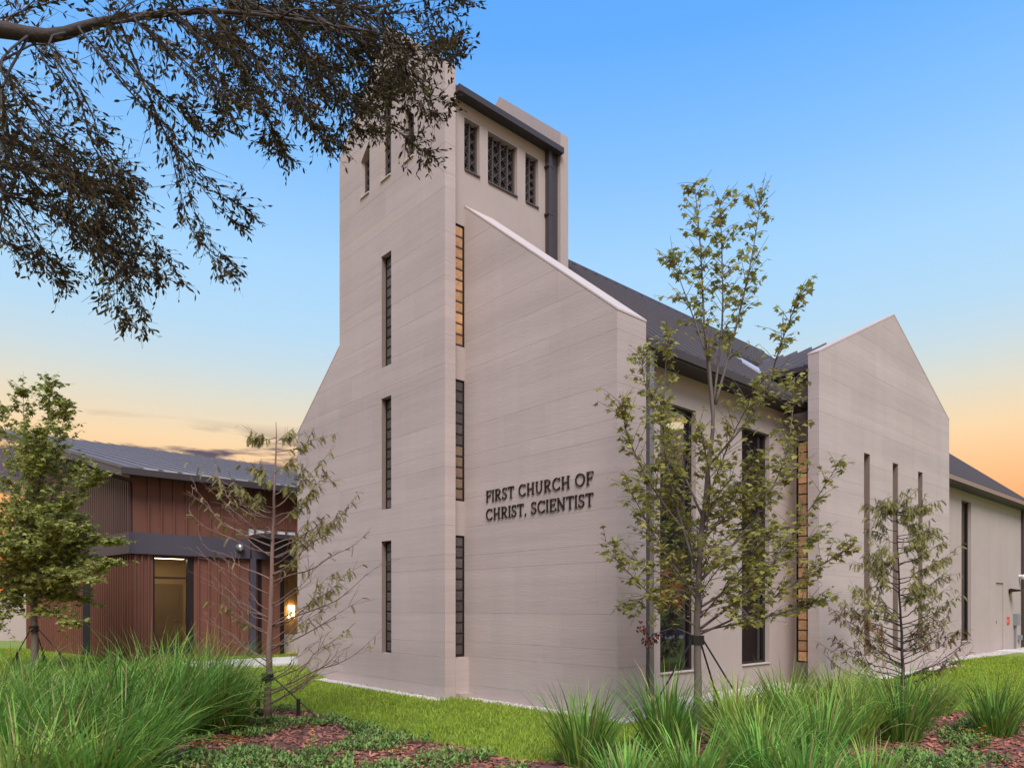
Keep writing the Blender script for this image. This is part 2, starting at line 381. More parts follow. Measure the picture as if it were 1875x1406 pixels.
def lattice_window(axis, a0, a1, z0, z1, face, dep, cols, parent, sill=True):
    wnd = MB()
    P = (lambda a, z, d: Vector((a, face + d, z))) if axis == 'x' else (lambda a, z, d: Vector((face - d, a, z)))
    q = [(a0, z0), (a1, z0), (a1, z1), (a0, z1)]
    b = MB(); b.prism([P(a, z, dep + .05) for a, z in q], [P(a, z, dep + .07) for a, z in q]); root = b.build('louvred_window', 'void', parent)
    cw = (a1 - a0) / cols; rows = max(1, round((z1 - z0) / (cw * 1.0))); rh = (z1 - z0) / rows
    for c in range(cols + 1):
        a = a0 + cw * c; r = .013 if 0 < c < cols else .018
        a = min(max(a, a0 + r), a1 - r); bb = MB(); qq = [(a - r, z0), (a + r, z0), (a + r, z1), (a - r, z1)]
        bb.prism([P(x, z, dep - .02) for x, z in qq], [P(x, z, dep + .03) for x, z in qq]); bb.build('mullion', 'lattice', root)
    lt = MB(); dd = dep + .015
    for c in range(cols):
        for r in range(rows):
            x0, x1, y0, y1 = a0 + cw * c, a0 + cw * (c + 1), z0 + rh * r, z0 + rh * (r + 1)
            lt.tube([P(x0, y0, dd), P(x1, y1, dd)], .011, 4, False); lt.tube([P(x0, y1, dd + .012), P(x1, y0, dd + .012)], .011, 4, False)
            lt.tube([P(x0, (y0 + y1) / 2, dd), P(x1, (y0 + y1) / 2, dd)], .007, 4, False)
    lt.build('lattice', 'lattice', root)
    if sill:
        bb = MB(); qq = [(a0 + .003, z0 - .002), (a1 - .003, z0 - .002), (a1 - .003, z0 + .025), (a0 + .003, z0 + .025)]
        bb.prism([P(x, z, -.03) for x, z in qq], [P(x, z, dep - .03) for x, z in qq]); bb.build('sill', 'pale_top' if axis == 'x' else 'lattice', root)
for (a0, a1, z0, z1), c in zip(lou, (2, 4, 2)): lattice_window('y', a0, a1, z0, z1, XL, .10, c, church)
for (a0, a1, z0, z1) in bel: lattice_window('x', a0, a1, z0, z1, YT, .12, 2, church)

# glass-block windows: one object for each block
def bevel_block(wa, hz, axis, d=.08):
    b = MB(); e = .016; w2, h2 = wa / 2, hz / 2
    P = (lambda a, z, t: (a, t, z)) if axis == 'x' else (lambda a, z, t: (-t, a, z))
    A = [P(-w2, -h2, .016), P(w2, -h2, .016), P(w2, h2, .016), P(-w2, h2, .016)]
    B = [P(-w2 + e, -h2 + e, 0), P(w2 - e, -h2 + e, 0), P(w2 - e, h2 - e, 0), P(-w2 + e, h2 - e, 0)]
    C = [P(-w2, -h2, d), P(w2, -h2, d), P(w2, h2, d), P(-w2, h2, d)]
    k0 = 0; b.v = A + B + C; b.f = [(4, 5, 6, 7)] + [(i, (i + 1) % 4, 4 + (i + 1) % 4, 4 + i) for i in range(4)] + [(8 + i, 8 + (i + 1) % 4, (i + 1) % 4, i) for i in range(4)]
    me = bpy.data.meshes.new('glass_block'); me.from_pydata(b.v, [], b.f); me.update(); return me
def block_window(axis, a0, a1, z0, z1, face, dep, cols, rows, parent, pick):
    fr = MB(); P = (lambda a, z, d: (a, face + d, z)) if axis == 'x' else (lambda a, z, d: (face - d, a, z))
    q = [(a0, z0), (a1, z0), (a1, z1), (a0, z1)]
    fr.prism([P(a, z, dep + .012) for a, z in q], [P(a, z, dep + .075) for a, z in q]); root = fr.build('glass_block_window', 'mortar', parent)
    t = .018
    for (x0, x1, y0, y1) in ((a0, a0 + t, z0, z1), (a1 - t, a1, z0, z1), (a0 + t, a1 - t, z0, z0 + t), (a0 + t, a1 - t, z1 - t, z1)):
        q = [(x0, y0), (x1, y0), (x1, y1), (x0, y1)]; b = MB(); b.prism([P(a, z, dep - .012) for a, z in q], [P(a, z, dep + .011) for a, z in q]); b.build('window_frame', 'bronze_frame', root)
    if dep > .1:  # thin brown strips over both jambs, darker than the wall stone
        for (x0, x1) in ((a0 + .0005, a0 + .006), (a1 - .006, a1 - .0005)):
            q = [(x0, z0 + .002), (x1, z0 + .002), (x1, z1 - .002), (x0, z1 - .002)]; b = MB(); b.prism([P(a, z, .012) for a, z in q], [P(a, z, dep - .013) for a, z in q]); b.build('jamb_strip', 'jamb_brown', root)
    cw = (a1 - a0 - 2 * t) / cols; rh = (z1 - z0 - 2 * t) / rows; mes = {}
    for r in range(rows):
        for c in range(cols):
            m = pick(r / rows)
            if m not in mes: mes[m] = bevel_block(cw - .026, rh - .030, axis, .05); mes[m].materials.append(MAT[m])
            inst('glass_block', mes[m], P(a0 + t + cw * (c + .5), z0 + t + rh * (r + .5), dep - .006), root)
    return root
for i, (a, b) in enumerate(strips_z):
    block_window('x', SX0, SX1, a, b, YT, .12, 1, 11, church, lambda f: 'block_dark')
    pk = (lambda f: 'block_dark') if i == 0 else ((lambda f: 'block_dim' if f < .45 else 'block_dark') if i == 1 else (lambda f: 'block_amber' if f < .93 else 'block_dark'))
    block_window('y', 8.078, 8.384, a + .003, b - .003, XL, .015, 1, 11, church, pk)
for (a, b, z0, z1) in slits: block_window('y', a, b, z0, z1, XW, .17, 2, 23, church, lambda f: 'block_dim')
# nave side wall with tall windows, far door
NZ = 6.10
wins = [(10.72, 11.86, .47, 5.48), (13.54, 14.68, .47, 5.48), (27.7, 28.75, .50, 5.36)]
wall_pieces('nave_side_wall', 'y', (9.10, 15.86, 0, NZ), wins[:2], XN, .28, 'stucco', church)
wall_pieces('nave_rear_side_wall', 'y', (22.9, 35.4, 0, NZ), [wins[2], (31.75, 32.75, .02, 2.62)], XN, .28, 'stucco', church)
boxo('nave_outer_wall', (-16.6, 9.10, 0), (-16.35, 35.4, NZ), 'stucco', church)
for yy in (8.08, 35.15): boxo('nave_end_wall', (-16.35, yy, 0), (XN - .28 if yy > 20 else XL - .23, yy + .25, NZ), 'stucco', church)
boxo('nave_floor', (-16.3, 9.0, .02), (XN - .29, 35.1, .10), 'tan_wall', church)
boxo('nave_interior_wall', (-13.2, 9.2, .11), (-13.1, 35.0, NZ), 'tan_wall', church)
boxo('nave_ceiling', (-16.3, 9.12, NZ - .25), (XN - .29, 35.1, NZ - .2), 'tan_wall', church)
def tall_window(a0, a1, z0, z1, face, dep, parent, transom):
    k = MB(); t = .055
    k.box((face - dep - .03, a0 + .03, z0 + .03), (face - dep - .022, a1 - .03, z1 - .03)); root = k.build('window', 'pane_dark', parent)
    for (x0, x1, y0, y1) in ((a0, a0 + t, z0, z1), (a1 - t * 1.6, a1, z0, z1), (a0 + t, a1 - t * 1.6, z0, z0 + t * 1.3), (a0 + t, a1 - t * 1.6, z1 - t, z1), (a0 + t, a1 - t * 1.6, transom, transom + t)):
        boxo('window_frame', (face - dep - .06, x0, y0), (face - dep + .02, x1, y1), 'bronze_frame', root)
    boxo('sill', (face - dep - .01, a0 + .003, z0 - .002), (face + .035, a1 - .003, z0 + .018), 'pale_top', root)
for (a0, a1, z0, z1) in wins: tall_window(a0, a1, z0, z1, XN, .12, church, 3.87)
for yy in (10.9, 13.0, 15.0):
    k = MB()
    k.tube([(-9.4, yy + .35, 5.70), (-9.4, yy + .35, 5.76)], .22, 16); k.build('ceiling_lamp', 'strip_lamp', church)
dr = boxo('door', (XN - .10, 31.752, .02), (XN - .05, 32.748, 2.618), 'stucco', church)
boxo('door_handle', (XN - .05, 31.85, 1.05), (XN, 31.89, 1.17), 'chrome', dr)
boxo('door_step', (XN + .002, 31.6, 0), (XN + .9, 32.9, .04), 'concrete', church)
# transept: front-facing side wall with amber glass blocks
TY = 15.86
bw = (-7.872, -7.40, .43, 5.50)
wall_pieces('transept_side_wall', 'x', (XN - .2, XW - .242, 0, 6.95), [bw], TY - .02, .25, 'stucco', church)
block_window('x', bw[0], bw[1], bw[2], bw[3], TY - .02, .05, 2, 21, church, lambda f: 'block_amber')
boxo('transept_far_wall', (XN - .2, 22.65, 0), (XW - .242, 22.9, 6.95), 'stucco', church)
# roofs with standing seams, each seam a piece of the roof
RX, RZ, SL = apex, 10.43, .83
EX = -7.55
def seam_roof(name, y0, y1, rz, ex, m, pitch=.41, gm='dark_metal'):
    sl = SL; ez = rz - sl * (ex - RX); k = MB()
    q = [(ex, ez - .10), (RX, rz - .10), (RX, rz), (ex, ez)]
    k.prism([(a, y0, z) for a, z in q], [(a, y1, z) for a, z in q])
    lx = 2 * RX - ex
    q = [(lx, ez - .10), (RX - .001, rz - .10), (RX - .001, rz), (lx, ez)]
    k.prism([(a, y0, z) for a, z in q], [(a, y1, z) for a, z in q])
    ro = k.build(name, m, church)
    L_ = math.hypot(RX - ex, rz - ez); sm = MB(); sm.box((0, -.016, 0), (L_, .016, .06))
    me = bpy.data.meshes.new('seam'); me.from_pydata(sm.v, [], sm.f); me.materials.append(MAT['seam_metal'])
    y = y0 + .2
    while y < y1:
        inst('seam', me, (RX, y, rz), ro, (0, math.atan(sl), 0)); y += pitch
    rc = MB(); rc.tube([(RX, y0, rz + .02), (RX, y1, rz + .02)], .07, 6); rc.build('ridge_cap', m, ro)
    g = MB(); g.box((ex - .02, y0, ez - .16), (ex + .10, y1, ez - .02)); g.build('gutter', gm, ro)
    s2 = MB(); s2.box((XN - .05, y0, ez - .20), (ex + .06, y1, ez - .162)); s2.build('soffit', 'dark_metal', ro)
    return ro
seam_roof('nave_roof', 9.10, 15.60, RZ, EX, 'roof_metal')
k = MB(); q = [(-10.2, RZ - SL * (-10.2 - RX) - .1), (RX, RZ - .1), (RX, RZ), (-10.2, RZ - SL * (-10.2 - RX))]
# roof continues behind the transept roof
k.prism([(a, 15.60, z) for a, z in q], [(a, 22.9, z) for a, z in q]); mid = k.build('crossing_roof', 'roof_metal', church)
L2 = math.hypot(RX + 10.2, SL * (RX + 10.2)); sm = MB(); sm.box((0, -.016, 0), (L2, .016, .06)); me2 = bpy.data.meshes.new('seam'); me2.from_pydata(sm.v, [], sm.f); me2.materials.append(MAT['seam_metal'])
yy = 15.75
while yy < 22.9: inst('seam', me2, (RX, yy, RZ), mid, (0, math.atan(SL), 0)); yy += .41
k = MB(); k.tube([(RX, 15.6, RZ + .02), (RX, 22.9, RZ + .02)], .07, 6); k.build('ridge_cap', 'roof_metal', mid)
seam_roof('nave_rear_roof', 22.9, 35.9, 10.02, EX, 'roof_metal', gm='zinc_spout')
# transept roof: ridge along x
TRZ, TSL = 8.80, .462
k = MB(); x0, x1 = -12.0, XW - .245
for (ye, yr) in ((15.50, 19.28), (23.06, 19.281)):
    ze = TRZ - TSL * 3.78; q = [(ye, ze - .10), (yr, TRZ - .10), (yr, TRZ), (ye, ze)]
    k.prism([(x1, a, z) for a, z in q], [(x0, a, z) for a, z in q])
tro = k.build('transept_roof', 'roof_metal', church)
L3 = math.hypot(3.78, TSL * 3.78); sm = MB(); sm.box((-.016, -L3, 0), (.016, 0, .06)); me3 = bpy.data.meshes.new('seam'); me3.from_pydata(sm.v, [], sm.f); me3.materials.append(MAT['seam_metal'])
xx = x1 - .25
while xx > -11.6: inst('seam', me3, (xx, 19.28, TRZ), tro, (math.atan(TSL), 0, 0)); xx -= .41
boxo('fascia', (-9.3, 15.40, 6.93), (x1, 15.52, 7.05), 'dark_metal', tro)
# bright valley flashing where the two roofs meet
k = MB(); pv = lambda x, y, o: (x, y, RZ - SL * (x - RX) + o)
Q = [(-8.50, 15.42), (-8.92, 15.30), (-9.38, 16.0), (-9.05, 16.35)]; k.prism([pv(x, y, .075) for x, y in Q], [pv(x, y, -.02) for x, y in Q])
k.build('valley_flashing', 'flashing', church)
# downspouts on the nave wall
ds = MB(); ds.box((XN + .52, 9.62, .22), (XN + .60, 9.74, 5.95)); ds.tube([(XN + .56, 9.68, .22), (XN + .62, 9.66, .10)], .055, 6)
dso = ds.build('downspout', 'zinc_spout', church)
for zz in (1.2, 3.2, 5.2): boxo('bracket', (XN + .0, 9.60, zz), (XN + .61, 9.76, zz + .03), 'zinc_spout', dso)
boxo('downspout', (XN + .004, 35.28, .05), (XN + .10, 35.38, 5.98), 'downspout', church)

# ------------------------------------------------------------------ lettering on the sign wall
LW = {'F': .56, 'I': .20, 'R': .66, 'S': .50, 'T': .60, 'C': .70, 'H': .72, 'U': .68, 'O': .80, 'E': .56, 'N': .74, ',': .16, ' ': .26}
def glyph(ch):
    W = LW[ch]; st = []          # (polyline, width)
    V, T_ = .115, .07
    def serif(x, y, w=.24): st.append(([(x - w / 2, y), (x + w / 2, y)], .05))
    def stem(x, a=0.025, b=.975): st.append(([(x, 0), (x, 1)], V)); serif(x, a); serif(x, b)
    def arc(cx, cy, rx, ry, a0, a1, n=18, w=.10): st.append(([(cx + rx * math.cos(math.radians(a0 + (a1 - a0) * i / n)), cy + ry * math.sin(math.radians(a0 + (a1 - a0) * i / n))) for i in range(n + 1)], w))
    if ch in 'FE':
        stem(.13); st.append(([(.13, .965), (W, .965)], T_)); st.append(([(.13, .52), (W - .10, .52)], T_)); st.append(([(W - .02, .99), (W, .78)], .05)); st.append(([(W - .10, .63), (W - .10, .41)], .045))
        if ch == 'E': st.append(([(.13, .035), (W, .035)], T_)); st.append(([(W - .02, .01), (W + .01, .22)], .05))
    elif ch == 'I': stem(.10)
    elif ch == 'T': stem(W / 2, b=.9); st.append(([(.02, .965), (W - .02, .965)], T_)); st.append(([(.03, .99), (.01, .78)], .05)); st.append(([(W - .03, .99), (W - .01, .78)], .05))
    elif ch == 'H': stem(.13); stem(W - .13); st.append(([(.13, .51), (W - .13, .51)], T_))
    elif ch == 'N': st.append(([(.12, 0), (.12, 1)], .07)); serif(.12, .025); serif(.09, .975, .2); st.append(([(.10, 1), (W - .12, 0)], .12)); st.append(([(W - .12, 0), (W - .12, 1)], .07)); serif(W - .12, .975)
    elif ch == 'U':
        st.append(([(.13, .33), (.13, 1)], V)); serif(.13, .975); st.append(([(W - .12, .33), (W - .12, 1)], .08)); serif(W - .12, .975); arc(W / 2 + .003, .33, W / 2 - .13, .29, 180, 360, w=.10)
    elif ch == 'O': arc(W / 2, .5, W / 2 - .05, .46, 0, 360, 32, .105)
    elif ch == 'C': arc(W / 2 + .03, .5, W / 2 - .04, .46, 48, 312, 26, .105); st.append(([(W - .06, .97), (W - .05, .72)], .05)); st.append(([(W - .06, .03), (W - .05, .25)], .05))
    elif ch == 'R':
        stem(.13); arc(.30, .735, .24, .235, -90, 90, 14, .09); st.append(([(.13, .965), (.31, .965)], T_)); st.append(([(.13, .50), (.31, .50)], T_)); st.append(([(.30, .50), (.54, .06), (.64, .03)], .105))
    elif ch == 'S':
        arc(W / 2, .745, W / 2 - .07, .215, 30, 270, 16, .09); arc(W / 2, .265, W / 2 - .06, .225, 90, -150, 16, .095); st.append(([(W - .06, .97), (W - .05, .74)], .045)); st.append(([(.05, .03), (.04, .27)], .045))
    elif ch == ',': st.append(([(.05, .07), (.13, .07)], .13)); st.append(([(.10, .04), (.05, -.13)], .05))
    return st, W
LM = {}
def letter_mesh(ch, h, sx):
    if ch in LM: return LM[ch]
    st, W = glyph(ch); b = MB(); lift = 0
    for pts, wd in st:
        wd *= .82; n = len(pts); le, ri = [], []
        for i, (x, y) in enumerate(pts):
            ax, ay = pts[max(i - 1, 0)]; bx, by = pts[min(i + 1, n - 1)]
            if n > 2 and math.hypot(pts[0][0] - pts[-1][0], pts[0][1] - pts[-1][1]) < 1e-6:
                if i in (0, n - 1): ax, ay = pts[-2]; bx, by = pts[1]
            dx, dy = bx - ax, by - ay; l = math.hypot(dx, dy) or 1; nx, ny = -dy / l * wd / 2, dx / l * wd / 2
            le.append((x + nx, y + ny)); ri.append((x - nx, y - ny))
        d = lift; lift += .0006
        for i in range(n - 1):
            q = [le[i], le[i + 1], ri[i + 1], ri[i]]
            b.prism([(a * h * sx, -.022 - d, z * h) for a, z in q], [(a * h * sx, -.004, z * h) for a, z in q])
    me = bpy.data.meshes.new('letter'); me.from_pydata(b.v, [], b.f); me.update(); me.materials.append(MAT['letter']); LM[ch] = me
    return me
sign = empty('wall_lettering', (-8.75, YS - .005, 3.27), 'raised dark metal serif lettering FIRST CHURCH OF CHRIST SCIENTIST on stone wall', 'sign')
for txt, zb in (('FIRST CHURCH OF', 3.618), ('CHRIST, SCIENTIST', 3.283)):
    h = .205; gap = .10
    tot = sum(LW[c] for c in txt) + gap * (len(txt) - 1)
    if txt.startswith('F'): SXL = 2.61 / (tot * h)
    x = -10.05; sp = gap * SXL * h
    if not txt.startswith('F'): sp = (2.61 - sum(LW[c] for c in txt) * h * SXL) / (len(txt) - 1)
    for c in txt:
        if c != ' ': inst('letter', letter_mesh(c, h, SXL), (x, YS - .003, zb), sign)
        x += LW[c] * h * SXL + sp

# small fittings on the far wall
cm = empty('security_camera', (XN, 35.1, 2.92), 'white dome camera on rear stucco wall above floodlight', 'camera')
k = MB(); k.tube([(XN, 35.0, 2.95), (XN + .1, 35.0, 2.95)], .06, 10); k.build('mount', 'white_plastic', cm)
k = MB(); k.tube([(XN + .10, 35.0, 2.93), (XN + .20, 35.0, 2.90), (XN + .26, 35.0, 2.84)], [.10, .11, .05], 12); k.build('dome', 'white_plastic', cm, True)
fl = empty('wall_floodlight', (XN, 33.6, 2.3), 'dark bronze wall light beside the plain stucco door', 'wall light')
boxo('back_plate', (XN + .002, 33.45, 2.22), (XN + .05, 33.75, 2.40), 'bronze_frame', fl)
k = MB(); k.prism([(XN + .05, 33.40, 2.28), (XN + .42, 33.40, 2.32), (XN + .42, 33.40, 2.36), (XN + .05, 33.40, 2.42)], [(XN + .05, 33.80, 2.28), (XN + .42, 33.80, 2.32), (XN + .42, 33.80, 2.36), (XN + .05, 33.80, 2.42)]); k.build('hood', 'bronze_frame', fl)
rs = empty('fire_sign', (XN, 33.4, 1.12), 'small red square sign plate on rear stucco wall', 'sign')
boxo('plate', (XN + .002, 33.2, 1.0), (XN + .015, 33.55, 1.3), 'red_sign', rs); boxo('white_mark', (XN + .0155, 33.27, 1.08), (XN + .018, 33.32, 1.2), 'white_plastic', rs)
eb = empty('electrical_box', (XN, 34.3, 0), 'grey electrical disconnect box with conduit down to gravel', 'electrical box')
boxo('housing', (XN + .002, 34.1, .95), (XN + .16, 34.5, 1.42), 'grey_box', eb); boxo('switch_lever', (XN + .10, 34.5, 1.25), (XN + .13, 34.66, 1.31), 'bronze_frame', eb)
k = MB(); k.tube([(XN + .07, 34.2, 0), (XN + .07, 34.2, .95)], .035, 8); k.build('conduit', 'grey_box', eb)
boxo('junction_box', (XN + .002, 34.75, .35), (XN + .12, 35.0, .55), 'grey_box', eb)

# ------------------------------------------------------------------ brown metal-clad hall on the far side
hall = empty('metal_clad_hall', (-21, 5, .28), 'reddish brown metal-clad hall with grey roof and dark band', 'building')
BX, BY = -20.0, 4.95
LD = Vector((-.991, -.135, 0)); LN = Vector((.135, -.991, 0))      # direction of its end wall and its outward normal
C0 = Vector((BX, BY, 0))
G0 = .25
def lp(w_, z, o=0): p = C0 + LD * w_ + LN * o; return (p.x, p.y, z)
# lower storey: side wall with the tall glazed opening
DY0, DY1 = 5.43, 6.45
k = MB()
for (a0, a1, z0, z1) in minus((BY, 7.93, 0, 5.08), [(DY0, DY1, .45, 3.03)]): k.box((BX - .15, a0, z0), (BX, a1, z1))
sw = k.build('side_wall', 'siding', hall)
k = MB(); rise = .25
def ztop(w_): return 5.08 + .245 * w_
q = [(0.02, 0), (8.45, 0), (8.45, ztop(8.45)), (.02, ztop(0))]
k.prism([lp(a, z, 0) for a, z in q], [lp(a, z, -.15) for a, z in q]); ew = k.build('end_wall', 'slat_back', hall)
# battens: each a piece of its wall
bt = MB(); bt.box((0, -.022, 0), (.05, .022, 1.98)); bme = bpy.data.meshes.new('batten'); bme.from_pydata(bt.v, [], bt.f); bme.materials.append(MAT['siding'])
bt = MB(); bt.box((0, -.022, 0), (.05, .022, 3.05)); bme2 = bpy.data.meshes.new('batten'); bme2.from_pydata(bt.v, [], bt.f); bme2.materials.append(MAT['siding'])
y = BY + .36
while y < 12.0:
    inst('batten', bme if y < 7.9 else bme, (BX, y, 3.10), sw if y < 7.9 else sw); y += .31
for y in [BY + .05 + .155 * i for i in range(3)] + [DY1 + .10 + .27 * i for i in range(6)]:
    if y < 7.9: inst('batten', bme2, (BX, y, 0), sw)
for i in range(62):                                        # upper slats of the end wall, rising with the roof
    w_ = .10 + i * .134; z1 = ztop(w_) - .22; b = MB(); q = [(w_ - .033, 3.6), (w_ + .033, 3.6), (w_ + .033, z1 + .008), (w_ - .033, z1 - .008)]
    b.prism([lp(a, z, .085) for a, z in q], [lp(a, z, .004) for a, z in q]); b.build('slat', 'slat', ew)
for i in range(54):
    w_ = .08 + i * .155
    if 2.75 < w_ < 3.35: continue
    b = MB(); q = [(w_ - .022, 0), (w_ + .022, 0), (w_ + .022, 3.06), (w_ - .022, 3.06)]
    b.prism([lp(a, z, .035) for a, z in q], [lp(a, z, .002) for a, z in q]); b.build('batten', 'siding', ew)
b = MB(); q = [(0.02, 0), (8.44, 0), (8.44, 3.06), (.02, 3.06)]; b.prism([lp(a, z, .004) for a, z in q], [lp(a, z, .001) for a, z in q]); b.build('lower_cladding', 'siding', ew)
b = MB(); q = [(2.78, .2), (3.33, .2), (3.33, 2.9), (2.78, 2.9)]; b.prism([lp(a, z, .03) for a, z in q], [lp(a, z, .006) for a, z in q]); b.build('dark_doorway', 'void', ew)  # near-black panel painting the dark of a doorway gap
# dark band wrapping the corner
b = MB(); b.box((BX + .002, BY - .12, 3.055), (BX + .12, 7.93, 3.60)); b.build('band', 'band_metal', hall)
b = MB(); q = [(-.12, 3.055), (5.6, 3.055), (5.6, 3.60), (-.12, 3.60)]; b.prism([lp(a, z, .12) for a, z in q], [lp(a, z, .002) for a, z in q]); b.build('band', 'band_metal', hall)
# upper wall over the entry, roof
boxo('upper_wall', (BX - .15, 7.935, 3.95), (BX, 12.4, 5.08), 'siding', hall)
def roofpt(w_, y_add, o, z): p = C0 + LD * w_ + LN * o; return (p.x, p.y + y_add, z)
k = MB(); EO = .42; zr0 = ztop(-EO) + .10; WR = 10.9; zr1 = ztop(WR) + .10
fr_ = [roofpt(-EO, 0, .42, zr0), roofpt(WR, 0, .42, zr1), roofpt(WR, 0, .42, zr1 + .10), roofpt(-EO, 0, .42, zr0 + .10)]
bk_ = [(p[0], p[1] + 14, p[2]) for p in fr_]
k.prism(fr_, bk_); hr = k.build('roof', 'grey_roof', hall)
b = MB(); f2 = [roofpt(-EO - .01, 0, .45, zr0 - .14), roofpt(WR, 0, .45, zr1 - .14), roofpt(WR, 0, .45, zr1 + .04), roofpt(-EO - .01, 0, .45, zr0 + .04)]
b.prism(f2, [(p[0], p[1] + .028, p[2]) for p in f2]); b.build('rake_fascia', 'band_metal', hr)
b = MB(); f2 = [roofpt(-EO - .02, 0, .47, zr0 + .045), roofpt(WR, 0, .47, zr1 + .045), roofpt(WR, 0, .47, zr1 + .125), roofpt(-EO - .02, 0, .47, zr0 + .125)]
b.prism(f2, [(p[0], p[1] + .048, p[2]) for p in f2]); b.build('rake_trim', 'grey_roof', hr)
gx = roofpt(-EO, 0, .42, 0)
b = MB(); b.box((gx[0] - .02, gx[1], zr0 - .10), (gx[0] + .10, gx[1] + 14, zr0 + .06)); b.build('eave_gutter', 'dark_metal', hr)
L4 = math.hypot(WR + EO, .245 * (WR + EO)); sm = MB(); sm.box((-L4, -.014, 0), (0, .014, .022)); me4 = bpy.data.meshes.new('seam'); me4.from_pydata(sm.v, [], sm.f); me4.materials.append(MAT['grey_roof'])
yy = .45
while yy < 14:
    inst('seam', me4, (gx[0], gx[1] + yy, zr0 + .10), hr, (0, math.atan(.247), math.atan2(.135, .991)))
    boxo('snow_clip', (gx[0] + .0, gx[1] + yy + .04, zr0 + .062), (gx[0] + .09, gx[1] + yy + .36, zr0 + .10), 'flashing', hr); yy += .46
b = MB(); f3 = [roofpt(-.05, .06, 0, 4.96), roofpt(8.4, .06, 0, ztop(8.4) - .12), roofpt(8.4, .06, 0, ztop(8.4) + .10), roofpt(-.05, .06, 0, 5.16)]
b.prism([(p[0] + LN.x * .10, p[1] + LN.y * .16, p[2]) for p in f3], [(p[0], p[1] - .05, p[2]) for p in f3]); b.build('eave_trim', 'band_metal', hr)
# room behind the glazed opening
gl = boxo('glazed_opening', (BX - .10, DY0 + .05, .47), (BX - .092, DY1 - .16, 3.0), 'pane_clear', hall)
for (a0, a1, z0, z1) in ((DY0, DY0 + .05, .45, 3.03), (DY1 - .16, DY1, .45, 3.03), (DY0 + .05, DY1 - .16, .45, .62), (DY0 + .05, DY1 - .16, 2.98, 3.03), (DY0 + .05, DY1 - .16, 2.44, 2.49)):
    boxo('window_frame', (BX - .14, a0, z0), (BX - .04, a1, z1), 'bronze_frame', gl)
boxo('pull_handle', (BX - .05, DY1 - .20, 1.25), (BX + .02, DY1 - .17, 1.65), 'bronze_frame', gl)
RXB = BX - 2.6
boxo('room_floor', (RXB, 4.98, .30), (BX - .16, 12.2, .36), 'tan_wall', hall); boxo('room_ceiling', (RXB, 4.98, 3.10), (BX - .16, 12.2, 3.16), 'tan_wall', hall)
rw = boxo('room_wall', (RXB - .1, 4.98, .30), (RXB, 7.6, 3.2), 'tan_wall', hall); boxo('room_side_wall', (RXB, 7.4, .37), (BX - .16, 7.5, 3.09), 'tan_wall', hall)
idr = boxo('inner_door', (RXB + .002, 5.95, .37), (RXB + .05, 6.85, 2.30), 'tan_door', rw)
for (a0, a1, z0, z1) in ((5.87, 5.95, .37, 2.38), (6.85, 6.93, .37, 2.38), (5.95, 6.85, 2.30, 2.38)): boxo('door_trim', (RXB + .002, a0, z0), (RXB + .07, a1, z1), 'tan_door', rw)
k = MB(); k.tube([(RXB + .05, 6.75, 1.30), (RXB + .12, 6.75, 1.30)], .03, 8); k.build('door_knob', 'chrome', idr)
boxo('ceiling_light', (BX - 1.5, 5.55, 3.05), (BX - .9, 6.6, 3.09), 'strip_lamp', hall)
# entry link: dark post, canopy, warm timber wall with a lit sconce
boxo('entry_post', (BX - .02, 7.94, G0 - .2), (BX + .12, 8.10, 3.06), 'band_metal', hall)
boxo('entry_fascia', (BX - .20, 8.0, 3.06), (BX + .10, 12.4, 3.58), 'band_metal', hall)
boxo('entry_canopy', (BX - .3, 7.95, 3.60), (BX + .9, 12.4, 3.72), 'dark_metal', hall)
boxo('clerestory_pane', (BX - .08, 7.936, 3.605), (BX - .05, 12.3, 3.94), 'white_plastic', hall)
wd = boxo('timber_wall', (BX - 1.3, 8.6, .3), (BX - 1.2, 12.2, 3.05), 'wood_wall', hall)
for i in range(14): boxo('plank', (BX - 1.199, 8.62 + i * .25, .3), (BX - 1.18, 8.86 + i * .25, 3.04), 'wood_wall', wd)
for yy in (8.22, 8.90, 10.6): boxo('mullion', (BX - .12, yy, .3), (BX - .02, yy + .09, 3.06), 'bronze_frame', hall)
boxo('entry_side_panel', (BX - .09, 8.11, .3), (BX - .06, 8.88, 3.06), 'siding', hall)
boxo('reception_desk', (BX - 1.1, 9.05, .36), (BX - .6, 10.4, .85), 'concrete', hall)
k = MB(); k.tube([(BX - 1.12, 9.72, 1.35), (BX - 1.12, 9.72, 1.75)], .10, 10); k.build('sconce', 'lamp', hall)
dl = MB(); dl.tube([(BX + .12, 7.62, 3.36), (BX + .22, 7.62, 3.34), (BX + .28, 7.62, 3.28)], [.11, .11, .05], 14); dl.build('dome_light', 'chrome', hall, True)
# pale garden wall beyond the hall
gw = empty('garden_wall', tuple(at(-150, 31)), 'low pale rendered boundary wall with white cap behind the maple', 'wall')
p0, p1 = at(-420, 32, 0), at(62, 30, 0); dv = (p1 - p0).normalized(); nv = Vector((dv.y, -dv.x, 0)) * .2
for nm, z0, z1, e, m in (('wall_face', 0, 2.1, 1.0, 'stucco'), ('wall_cap', 2.103, 2.25, 1.3, 'white_plastic')):
    k = MB(); k.prism([p0 + nv * e + Vector((0, 0, z0)), p1 + nv * e + Vector((0, 0, z0)), p1 + nv * e + Vector((0, 0, z1)), p0 + nv * e + Vector((0, 0, z1))],
                      [p0 - nv * e + Vector((0, 0, z0)), p1 - nv * e + Vector((0, 0, z0)), p1 - nv * e + Vector((0, 0, z1)), p0 - nv * e + Vector((0, 0, z1))]); k.build(nm, m, gw)

